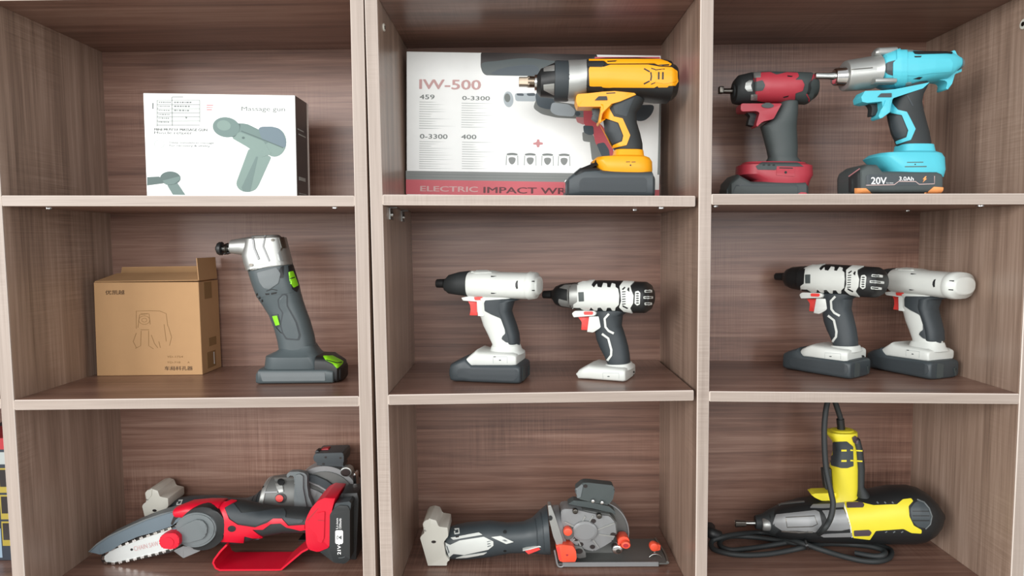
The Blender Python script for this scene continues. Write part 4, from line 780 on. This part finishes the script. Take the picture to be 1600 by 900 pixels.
for i, (x, y, an) in enumerate(L_):
    src = cut if i % 2 == 0 else drv
    o = src if i < 2 else src.copy()
    if i >= 2: COL.objects.link(o); o.parent = T.root
    q = T.p(x + math.sin(an) * 6, y - math.cos(an) * 6, -2.5); o.location = (q.x, -0.0008, q.z); o.rotation_euler = (0, an + math.pi, 0)
T.slab('sprocket_ring', 'black', circ(760, 602, 152, 138, 36, -10), -30, -8, 3, 0, pv=-30)
dk = T.slab('sprocket_cover', 'mid_grey', circ(718, 610, 134, 110, 40, -10), -33, -14, 3, 0, pv=-33)
T.slab('cover_rim', 'mid_grey', circ(716, 610, 122, 98, 40, -10), -34.5, -20, 1.2, 0, pv=-34.5)
T.slab('cover_pad', 'mid_grey', [(585, 622), (650, 575), (720, 545), (760, 548), (792, 585), (788, 640), (760, 668), (680, 690), (610, 690), (585, 660)], -38, -20, 2.5, 10, pv=-38)
T.slab('bar_mount', 'blue_grey', [(555, 610), (620, 590), (650, 600), (650, 690), (600, 705), (560, 690)], -32, -10, 2, 6, pv=-32)
T.slab('bumper_plate', 'alu_grey', [(578, 745), (640, 715), (762, 716), (745, 745), (640, 790)], -14, -9, 1, 3, pv=-14)
kn = T.slab('tension_knob', 'bright_red', [(482, 690), (494, 650), (530, 632), (585, 630), (612, 655), (614, 700), (598, 725), (560, 734), (505, 728)], -48, -33, 3, 6, pv=-48)
T.over('knob_face', 'bright_red', circ(538, 690, 42, 34, 24), kn, 0.8)
# cordless circular saw (5.626 px per photograph pixel from (640, 740))
T = Tool('circular_saw', 'grey cordless circular saw with cream battery foot, lying in the middle bottom bay', 'power tool', (640, 740, 5.626), 840, 0.140, ZF)
TS = T
T.slab('foot', 'cream', [(95, 562), (112, 540), (135, 522), (118, 440), (138, 412), (184, 398), (236, 412), (258, 465), (336, 476), (342, 550), (300, 602), (322, 720), (355, 762), (330, 775), (330, 805), (308, 846), (222, 872), (166, 850)], -30, 30, 6, 8, pv=-26)
ff = LAST()
T.over('foot_slope', 'cream', [(125, 440), (142, 420), (184, 405), (178, 470), (140, 515)], ff, 1.2, 4)
for x, y, r_ in ((212, 608, 21), (252, 846, 20)): T.over('foot_hole', 'box_black', circ(x, y, r_, r_ * 0.6, 12), ff, 0.4)
for y in (482, 506): T.over('foot_hole', 'box_black', circ(140, y, 9, 10, 8), ff, 1.0)
hs = T.loft('motor_housing', 'slate', [(318, 500, 350, 772, 26), (400, 470, 425, 768, 28), (500, 450, 525, 752, 29), (700, 432, 722, 722, 28), (860, 450, 880, 694, 25), (1000, 440, 1012, 690, 26), (1080, 408, 1098, 690, 31), (1140, 352, 1168, 692, 38), (1210, 300, 1238, 690, 43)], e=2.3, cap=(3, 1), n=36)
for a in ([(360, 572), (608, 526), (642, 546), (384, 590)], [(306, 612), (358, 634), (440, 596), (652, 563), (736, 604), (737, 640), (692, 675), (480, 721), (386, 712), (348, 742)], [(405, 750), (470, 728), (682, 698), (650, 718), (500, 745)], [(716, 566), (800, 556), (916, 608), (850, 626)]): T.over('white_inlay', 'white', a, hs, 1.2, 5)
pl_ = [c for c in T.root.children if c.name.startswith('white_inlay')]
T.over('white_inlay', 'white', line([(396, 498), (432, 493), (436, 532), (398, 538), (396, 498)], 12), hs, 1.0); T.over('inlay_mark', 'box_black', [(404, 562), (434, 557), (432, 568), (406, 571)], [pl_[0]], 0.4)
for a in ([(322, 640), (332, 645), (352, 700), (342, 712)], [(680, 605), (712, 598), (712, 603), (682, 612)], [(682, 624), (705, 620), (712, 626), (684, 632)], [(684, 645), (712, 638), (716, 644), (686, 654)]): T.over('inlay_mark', 'mid_grey', a, [pl_[1]], 0.4)
T.over('inlay_mark', 'mid_grey', [(812, 592), (838, 588), (862, 602), (840, 605)], [pl_[3]], 0.4)
T.over('housing_screw', 'black', circ(838, 522, 17, 17, 14), hs, 0.5); T.over('housing_screw', 'black', circ(838, 688, 14, 8, 10), hs, 0.5)
T.over('housing_ring', 'slate_rub', line([(1100, 405), (1120, 520), (1124, 688)], 8), hs, 0.8); T.over('housing_ring', 'slate_rub', line([(1150, 350), (1172, 500), (1182, 690)], 10), hs, 0.8)
T.slab('lever', 'white', line([(995, 688), (1060, 672), (1130, 652), (1185, 645), (1230, 658), (1236, 666)], 9), -36, -26, 1, 0, pv=-36)
T.slab('lever_pad', 'trig_red', [(1015, 690), (1080, 670), (1150, 656), (1190, 655), (1120, 690), (1045, 718)], -34, -28, 1, 3, pv=-34)
X = 1012.5
def sx(L): return [(x + X, y) for x, y in L]
T.slab('blade_guard', 'gun_grey', sx(circ(640, 520, 268, 268, 48)), 4, 22, 2.5, 0, pv=4)
T.slab('guard_rim', 'alu_grey', sx(line([(640 + 270 * math.cos(a), 520 + 270 * math.sin(a)) for a in [math.radians(-125 + i * 6) for i in range(26)]], 10)), 1, 24, 1, 0, pv=4)
T.slab('guard_strip', 'grey_green', sx([(380, 275), (430, 245), (560, 255), (740, 296), (790, 340), (800, 370), (760, 352), (600, 315), (480, 296)]), -14, 6, 1.5, 4, pv=-14)
fl = T.loft('gear_flange', 'silver', [(X + 200, 288, X + 290, 655, 42), (X + 232, 288, X + 330, 655, 42)], e=2.2, cap=(1.5, 1.5), n=40)
T.slab('flange_face', 'silver', sx([(203, 292), (230, 288), (272, 400), (336, 600), (322, 652), (288, 655), (250, 560), (216, 420)]), -43, -24, 3, 5, pv=-43); fl = LAST()
T.over('flange_screw', 'black', circ(X + 224, 398, 20, 22, 14), fl, 1.2)
T.loft('gear_neck', 'alu_grey', [(X + 245, 300, X + 330, 650, 38), (X + 300, 296, X + 380, 660, 34)], e=2.2, cap=(0, 0), n=36)
gb = T.slab('gear_cover', 'alu_grey', sx([(318, 335), (350, 318), (430, 322), (530, 345), (660, 375), (745, 382), (795, 440), (804, 535), (770, 600), (700, 645), (610, 690), (560, 682), (480, 655), (410, 610), (340, 520), (320, 420)]), -30, 6, 3, 8, pv=-30)
T.slab('cover_band', 'gun_grey', sx([(310, 335), (350, 312), (530, 330), (745, 366), (810, 440), (812, 540), (790, 540), (780, 450), (735, 395), (640, 375), (530, 352), (430, 335), (350, 335)]), -24, 4, 2, 4, pv=-24)
hb = T.slab('cover_hub', 'alu_grey', sx(circ(530, 520, 115, 92, 32)), -34, -22, 3, 0, pv=-34)
T.over('hub_face', 'alu_grey', sx(circ(530, 520, 88, 68, 28)), hb, -0.4 + 0.7)
for a, b in (((500, 440), (530, 380)), ((560, 440), (600, 375)), ((640, 500), (790, 440)), ((650, 540), (790, 560)), ((600, 590), (650, 660)), ((440, 580), (400, 620)), ((430, 470), (350, 430)), ((470, 600), (500, 660))): T.over('cover_rib', 'silver', sx(line([a, b], 12)), gb, 1.8)
for x, y in ((445, 346), (655, 388)): T.slab('cover_screw', 'dark_steel', sx(circ(x, y, 25, 22, 14)), -36, -26, 1.5, 0, pv=-36)
for x, y in ((603, 425), (450, 583), (492, 630), (595, 652), (775, 545)): T.over('cover_hole', 'box_black', sx(circ(x, y, 24, 19, 14)), gb, 0.5)
ob = T.slab('lock_button', 'orange', sx(circ(380, 525, 40, 36, 20)), -42, -28, 2.5, 0, pv=-42)
T.slab('button_ring', 'gun_grey', sx(circ(380, 535, 54, 60, 24)), -35, -26, 2, 0, pv=-35)
pb = T.slab('dust_port', 'grey_green', sx([(448, 140), (510, 90), (560, 88), (775, 112), (792, 150), (775, 235), (735, 285), (600, 262), (490, 236), (458, 218)]), -20, 0, 6, 8, pv=-20, seg=3)
T.over('port_end_ring', 'mid_grey', sx([(445, 145), (500, 100), (512, 110), (490, 215), (462, 222)]), pb, 1.5, 4)
T.over('port_screw', 'box_black', sx(circ(533, 118, 18, 16, 12)), pb, 0.8)
for x, y in ((600, 255), (680, 268)): T.slab('port_bolt', 'chrome', sx(circ(x, y, 17, 15, 12)), -28, -20, 1.5, 0, pv=-28)
def bplate():
    q = [T.pz(X + 292, 842, 0.002), T.pz(X + 1262, 776, 0.002), T.pz(X + 1110, 598, 0.002), T.pz(X + 330, 660, 0.002)]
    return q
q = bplate(); y0, y1 = -0.036, 0.060; xa, xb = T.p(X + 292, 842, -36).x, T.p(X + 1258, 776, -36).x
bp = bx('base_plate', 'gun_grey', xa, xb, y0, y1, 0.0035, 0.0060, T.root, 0.0006)
bx('plate_lip', 'alu_grey', xa + 0.008, xb - 0.016, y0 - 0.0015, y0 + 0.0015, 0.0006, 0.0085, T.root, 0.0006)
tube('plate_wire', 'alu_grey', [T.p(X + 262, 680, -36), T.p(X + 274, 740, -36), T.p(X + 290, 812, -36), T.p(X + 320, 832, -36), T.p(X + 345, 815, -36)], 0.0018, T.root)
tube('plate_edge_roll', 'steel', [(xb, y0 + 0.002, 0.006), (xb + .003, 0.0, 0.006), (xb - 0.002, y1, 0.006)], 0.0025, T.root)
kb = T.slab('depth_knob', 'orange', sx([(272, 652), (300, 640), (345, 636), (422, 645), (450, 690), (456, 752), (440, 790), (320, 786), (300, 772)]), -48, -26, 4, 8, pv=-48)
T.over('knob_mark', 'carton_red', sx([(358, 722), (372, 716), (386, 722), (372, 736)]), kb, 0.3); T.over('knob_side', 'trig_red', sx([(280, 658), (300, 648), (322, 770), (304, 765)]), kb, 0.5, 3)
T.slab('knob_bracket', 'gun_grey', sx([(420, 640), (500, 650), (535, 700), (540, 745), (480, 755), (450, 740)]), -34, -8, 2, 6, pv=-34); T.over('bracket_hole', 'box_black', sx(circ(475, 690, 36, 24, 16)), [LAST()], 0.4)
T.slab('bevel_knob', 'orange', sx([(818, 600), (835, 572), (870, 562), (905, 570), (925, 605), (920, 640), (860, 650), (822, 635)]), -26, -4, 4, 6, pv=-26)
bk = T.slab('knob_boss', 'orange', sx(circ(890, 642, 42, 32, 20)), -36, -24, 2.5, 0, pv=-36); T.over('boss_hole', 'carton_red', sx(circ(888, 642, 24, 17, 14)), bk, 0.3)
T.slab('bevel_nut', 'chrome', sx(circ(815, 682, 48, 40, 20)), -38, -20, 3, 0, pv=-38); T.over('nut_hole', 'dark_steel', sx(circ(822, 690, 22, 18, 12)), [LAST()], 0.4)
T.slab('wing_knob', 'orange', sx(circ(1140, 660, 40, 38, 20)), -16, -2, 3, 0, pv=-16); T.slab('wing_knob_back', 'orange', sx([(1160, 630), (1195, 640), (1190, 680), (1160, 690)]), -14, -4, 2, 4, pv=-14)
T.slab('knob_stem', 'steel', sx([(1130, 695), (1155, 695), (1150, 730), (1132, 730)]), -12, -6, 1, 0, pv=-12)
tube('edge_guide_arc', 'steel', [T.p(X + 1095, 742, -24), T.p(X + 1120, 722, -24), T.p(X + 1150, 716, -24), T.p(X + 1180, 724, -24), T.p(X + 1200, 742, -24)], 0.0016, T.root)
# the second circular saw, seen blade side on (8.18 px per photograph pixel from (400, 690))
L2 = dup(TS.root, (-0.504, 0.222, ZF + 0.014), 0, 'grey cordless circular saw with cream foot, behind the red chainsaw', skip=[c.name.split('.')[0] for c in TS.root.children if c.name.split('.')[0] not in ('foot', 'foot_slope', 'foot_hole', 'motor_housing', 'white_inlay', 'inlay_mark', 'housing_screw', 'housing_ring')])
L2.rotation_euler = (0, math.radians(4), 0)
T = Tool('frame', 'x', 'x', (400, 690, 8.18), 470, 0.212, ZF)
tmp = T.root
T.loft('gear_flange', 'silver', [(152, 462, 70, 1150, 40), (215, 446, 150, 1150, 41)], e=2.2, cap=(2, 1), n=36)
nk = T.loft('gear_neck', 'gun_grey', [(190, 452, 140, 1150, 39), (400, 420, 420, 1150, 36), (640, 430, 700, 1150, 30)], e=2.3, cap=(0, 2), n=36)
T.over('flange_screw', 'black', circ(70, 575, 26, 24, 14), [c for c in tmp.children], 1.0)
T.over('neck_bracket', 'silver', [(235, 470), (490, 462), (492, 482), (330, 492), (240, 492)], nk, 2.5, 3); T.over('neck_bracket', 'silver', [(250, 540), (335, 535), (352, 640), (300, 652), (268, 600)], nk, 2.0, 4)
T.over('neck_bracket', 'alu_grey', [(110, 640), (275, 635), (275, 652), (110, 660)], nk, 2.0, 2)
T.over('neck_knob', 'black', circ(322, 525, 42, 40, 16), nk, 4.0); T.over('lock_ring', 'black', circ(318, 722, 72, 62, 20), nk, 2.0); T.over('lock_button', 'trig_red', circ(304, 722, 48, 44, 18), nk, 4.5)
T.slab('blade_guard', 'alu_grey', circ(872, 765, 452, 452, 56), -20, 16, 5, 0, pv=-20)
gd = T.slab('guard_face', 'gun_grey', circ(872, 790, 405, 405, 48), -23, -8, 2.5, 0, pv=-23)
T.slab('guard_arm', 'slate', [(640, 425), (760, 438), (900, 500), (1010, 585), (1100, 665), (1010, 720), (940, 650), (800, 570), (650, 510)], -29, -15, 2.5, 8, pv=-29)
T.slab('guard_arm_edge', 'alu_grey', line([(655, 512), (800, 568), (945, 648), (1030, 730)], 18), -31, -18, 1.5, 0, pv=-31)
T.slab('guard_arm_plate', 'alu_grey', [(655, 585), (780, 630), (910, 700), (900, 900), (690, 900)], -28, -15, 2, 6, pv=-28)
hr = T.slab('guard_lug', 'silver', circ(1148, 392, 78, 64, 24), -30, -10, 3, 0, pv=-30); T.over('lug_hole', 'box_black', circ(1145, 392, 62, 50, 22), hr, 0.6)
T.slab('guard_lever', 'mid_grey', [(386, 445), (400, 405), (440, 386), (540, 384), (620, 402), (652, 440), (652, 560), (672, 700), (730, 840), (730, 1000), (500, 1000), (482, 700), (496, 545), (482, 440), (430, 425), (412, 470)], -44, -32, 4, 12, pv=-44)
T.slab('lever_ridge', 'mid_grey', [(500, 430), (560, 415), (600, 440), (600, 600), (650, 850), (560, 850), (520, 690)], -48, -40, 2.5, 10, pv=-48)
pb = T.slab('dust_port', 'slate', [(732, 190), (760, 150), (1105, 140), (1122, 170), (1120, 270), (1100, 300), (790, 285), (736, 240)], -26, 22, 5, 8, pv=-26)
T.slab('port_neck', 'slate', [(780, 270), (1110, 285), (1120, 325), (860, 305), (780, 300)], -22, 8, 2, 3, pv=-22)
for x, y in ((890, 200), (1080, 208), (860, 285)): T.over('port_bolt', 'box_black', circ(x, y, 16, 13, 10), [pb] + [c for c in tmp.children if c.name.startswith('port_neck')], 0.5)
T.slab('port_knob', 'black', circ(780, 140, 30, 28, 14), -18, 0, 2, 0, pv=-18); T.slab('port_lock', 'carton_red', [(830, 100), (920, 88), (930, 118), (840, 125)], -6, 10, 2, 3, pv=-6)
bx('base_plate', 'box_black', -0.02, 0.12, 0.0, 0.04, 0.0004, 0.0034, tmp)
T.slab('axle_ring', 'chrome', [(1238, 440), (1255, 405), (1275, 420), (1290, 640), (1270, 650), (1250, 600)], -24, -4, 2, 5, pv=-24)
bpy.context.view_layer.update()
dm = L2.matrix_basis.inverted() @ tmp.matrix_basis
for c in list(tmp.children):
    c.parent = L2; c.matrix_basis = dm @ c.matrix_basis
bpy.data.objects.remove(tmp)
# corded yellow impact wrench, lying with its handle up (3.215 px per photograph pixel from (1100, 620))
T = Tool('corded_impact_wrench', 'lemon yellow and black corded impact wrench lying with its handle upright', 'power tool', (1100, 620, 3.215), 1310, 0.168, ZF, 8)
hs = T.H('motor_housing', 'black', [(330, 575, 680, None), (400, 548, 702, None), (520, 520, 715, 42), (700, 500, 722, 44), (850, 480, 724, 45), (980, 456, 728, 46), (1080, 454, 728, 46), (1130, 466, 718, 45), (1170, 492, 694, 39), (1196, 528, 660, 30), (1210, 572, 618, 14)], e=2.4, cap=(2, 1), n=36)
T.H('nose_cone', 'rubber', [(262, 598, 662, None), (300, 590, 668, None), (350, 565, 690, None), (400, 552, 700, None)], e=2, cap=(1, 0))
T.H('nose_ring', 'silver', [(290, 603, 656, None), (296, 600, 659, None), (326, 598, 660, None), (332, 601, 657, None)], e=2, cap=(0.5, 0.5)); nr = LAST()
nr.location = (0, -0.010, 0)
T.H('drive_shaft', 'steel', [(206, 624, 644, None), (262, 622, 646, None)], e=2, cap=(1, 0)); T.H('drive_anvil', 'dark_steel', [(158, 622, 652, 5), (212, 624, 648, 5)], e=6, cap=(1, 0)); T.H('anvil_tip', 'chrome', [(154, 626, 648, 4), (162, 624, 650, 5)], e=3, cap=(1, 0))
T.over('gear_case', 'alu_grey', [(362, 592), (470, 580), (560, 570), (580, 580), (592, 640), (562, 680), (470, 672), (392, 672), (345, 640)], hs, 1.4, 6)
g1 = LAST()
T.over('gear_case', 'alu_grey', [(592, 572), (702, 566), (722, 612), (735, 662), (690, 672), (600, 672), (622, 630), (606, 590)], hs, 1.2, 5)
T.over('case_line', 'dark_steel', line([(410, 606), (555, 598), (570, 640), (545, 652), (418, 656), (410, 606)], 4), g1, 0.4)
T.over('case_edge', 'steel', line([(390, 674), (480, 680), (545, 678)], 8), hs, 1.6)
T.over('case_edge', 'gun_grey', line([(372, 540), (440, 532), (505, 526)], 7), hs, 1.0)
for a in ([(532, 558), (548, 542), (640, 540), (705, 532), (708, 555), (600, 560)], [(572, 690), (640, 686), (742, 682), (742, 702), (600, 704)]): T.over('case_lug', 'alu_grey', a, hs, 2.0, 4)
sh = T.over('side_shell', 'lemon', [(702, 560), (706, 530), (770, 528), (852, 546), (968, 541), (998, 516), (1040, 512), (1050, 525), (1026, 550), (1030, 600), (1052, 645), (1092, 668), (1090, 685), (1040, 682), (1000, 662), (862, 672), (832, 716), (748, 706), (722, 612)], hs, 2.0, 5)
T.over('shell_seam', 'letter', line([(700, 532), (716, 580), (735, 650), (744, 706)], 6), [sh, hs], 0.6)
for a in ([(716, 530), (790, 528), (806, 540), (800, 556), (718, 558)], [(752, 672), (830, 668), (842, 682), (832, 698), (754, 700)]): T.over('shell_pad', 'purple', a, [sh, hs], 1.0, 5)
for x in (868, 906, 944): T.over('vent_slot', 'mid_grey', line([(x, 528), (x + 8, 536)], 6), hs, 0.6)
for x in (910, 950, 990): T.over('vent_slot', 'mid_grey', line([(x, 682), (x + 10, 676)], 5), hs, 0.6)
rp = T.over('rear_grille', 'slate', [(1036, 560), (1060, 530), (1085, 520), (1120, 540), (1140, 580), (1138, 630), (1112, 660), (1072, 652), (1042, 620)], hs, 0.8, 6)
T.over('grille_edge', 'mid_grey', line([(1070, 516), (1105, 530), (1130, 560), (1144, 600), (1136, 640), (1112, 664)], 6), [hs, rp], 1.0)
for y in (575, 598, 622): T.over('grille_line', 'black', line([(1048, y), (1132, y)], 5), [rp], 0.4)
gp = T.V('grip', 'lemon', [(163, 640, 752, 16), (172, 618, 765, 22), (186, 616, 766, 23), (226, 648, 752, 20), (260, 655, 762, 20), (350, 636, 772, 21), (440, 642, 770, 21), (484, 646, 762, 22), (512, 600, 790, 24)], e=2.6, cap=(2, 0))
T.V('grip_back', 'rubber', [(205, 735, 778, 16), (260, 742, 792, 18), (350, 748, 800, 19), (440, 750, 796, 19), (490, 750, 830, 22)], e=2.4, cap=(2, 0))
T.over('grip_pad', 'slate_rub', [(650, 226), (718, 224), (748, 250), (750, 348), (720, 358), (690, 358), (640, 345), (634, 300)], gp, 1.2, 5)
pd = LAST()
for y in (270, 322): T.over('grip_tick', 'lemon', line([(690, y), (716, y)], 9), [pd], 0.5); T.over('grip_tick', 'lemon', line([(735, y - 2), (795, y + 2)], 7), [gp, pd] + [c for c in T.root.children if c.name.startswith('grip_back')], 0.6)
T.over('reversing_switch', 'purple', [(742, 205), (758, 195), (776, 215), (772, 238), (750, 230)], [gp] + [c for c in T.root.children if c.name.startswith('grip_back')], 2.0, 4)
T.slab('trigger', 'rubber', [(598, 368), (640, 362), (645, 470), (612, 468), (606, 430)], -8, 8, 2.5, 5)
T.slab('trigger_guard', 'lemon', [(538, 492), (560, 486), (640, 484), (760, 482), (800, 515), (835, 548), (800, 550), (730, 526), (590, 522), (556, 506)], -13, 13, 3, 4)
# cord
r_ = 0.0047
hd_ = [T.p(690, 172, 0), T.p(688, 120, 0), T.p(670, 60, -3), T.p(654, 15, -8), T.p(640, -14, -14), T.p(626, 10, -22), T.p(612, 70, -30), T.p(604, 180, -36), T.p(612, 350, -44), T.p(638, 480, -54), T.p(648, 540, -60), T.p(635, 610, -64), T.p(596, 672, -66)]
fz = lambda x, y, k=1: T.pz(x, y, r_ * k + 0.0006)
co = [fz(540, 706, 2.5), fz(470, 722, 3), fz(400, 735, 2), fz(300, 752), fz(200, 765), fz(140, 770), fz(95, 758), fz(78, 735), fz(95, 712), fz(150, 700), fz(260, 706), fz(380, 722, 2), fz(480, 736, 3.5), fz(600, 722, 3), fz(720, 722, 2), fz(820, 735), fz(900, 752), fz(940, 775), fz(930, 808), fz(880, 826), fz(800, 824), fz(700, 802, 2), fz(600, 772, 4), fz(500, 738, 5), fz(420, 712, 4), fz(350, 692, 2.4), fz(270, 682, 1.5), fz(170, 690, 3), fz(90, 705, 3.4), fz(40, 725, 2), fz(45, 762, 1), fz(110, 785), fz(200, 795), fz(320, 790), fz(440, 770, 2), fz(520, 752, 3.4), fz(620, 738, 2.4), fz(740, 742, 1.6), fz(840, 752, 2.8), fz(905, 775, 3), fz(900, 795, 3), fz(850, 800, 2.2), fz(760, 785, 1.4)]
T.tube('power_cord', 'rubber', hd_ + co, r_, n=10, sub=6)
T.tube('cord_sleeve', 'black', [T.p(690, 178, 0), T.p(688, 150, 0), T.p(684, 112, -1)], 0.0066)
T.tube('cord_tie', 'black', [fz(512, 718, 1), fz(508, 716, 6), fz(516, 744, 9), fz(522, 764, 5), fz(524, 766, 1)], 0.0022)
T.tube('mains_plug', 'black', [fz(75, 700, 3.0), fz(50, 690, 4.0), fz(33, 680, 4.6), fz(28, 655, 5)], 0.0105)
# ------------------------------------------------------------------ everything settles on its board
bpy.context.view_layer.update()
def verts(o):
    for c in o.children_recursive:
        if c.type == 'MESH':
            mb = c.matrix_world
            for v in c.data.vertices: yield mb @ v.co
BASE = {'M1': (0.3087, 0.3021, -0.206, 0.274), 'R1': (0.3047, 0.3007, 0.293, 0.771), 'L1': (0.3130, 0.3075, -0.79, -0.249), 'L2': (-0.0042, -0.0020, -0.79, -0.249), 'M2': (0.0, 0.0037, -0.203, 0.274), 'R2': (0.002, -0.0053, 0.293, 0.77)}
for o in [x for x in SC.objects if x.parent is None and 'label' in x and x.get('category') != 'bookcase']:
    x, z = o.location.x, o.location.z
    key = ('L' if x < -0.235 else 'M' if x < 0.284 else 'R') + ('1' if z > 0.2 else '2' if z > -0.2 else '3')
    ang = 0.0; board = lambda X: ZF
    if key in BASE:
        a, b, l, r_ = BASE[key]; ang = -math.atan((b - a) / (r_ - l)); board = lambda X, a=a, b=b, l=l, r_=r_: a + (b - a) * (X - l) / (r_ - l)
    yaw = o.rotation_euler.z; roll = o.rotation_euler.y
    o.rotation_euler = (Matrix.Rotation(ang + roll, 3, 'Y') @ Matrix.Rotation(yaw, 3, 'Z')).to_euler()
    bpy.context.view_layer.update()
    gap = min(p.z - board(p.x) for p in verts(o)); o.location.z += 0.0003 - gap
bpy.context.view_layer.update()
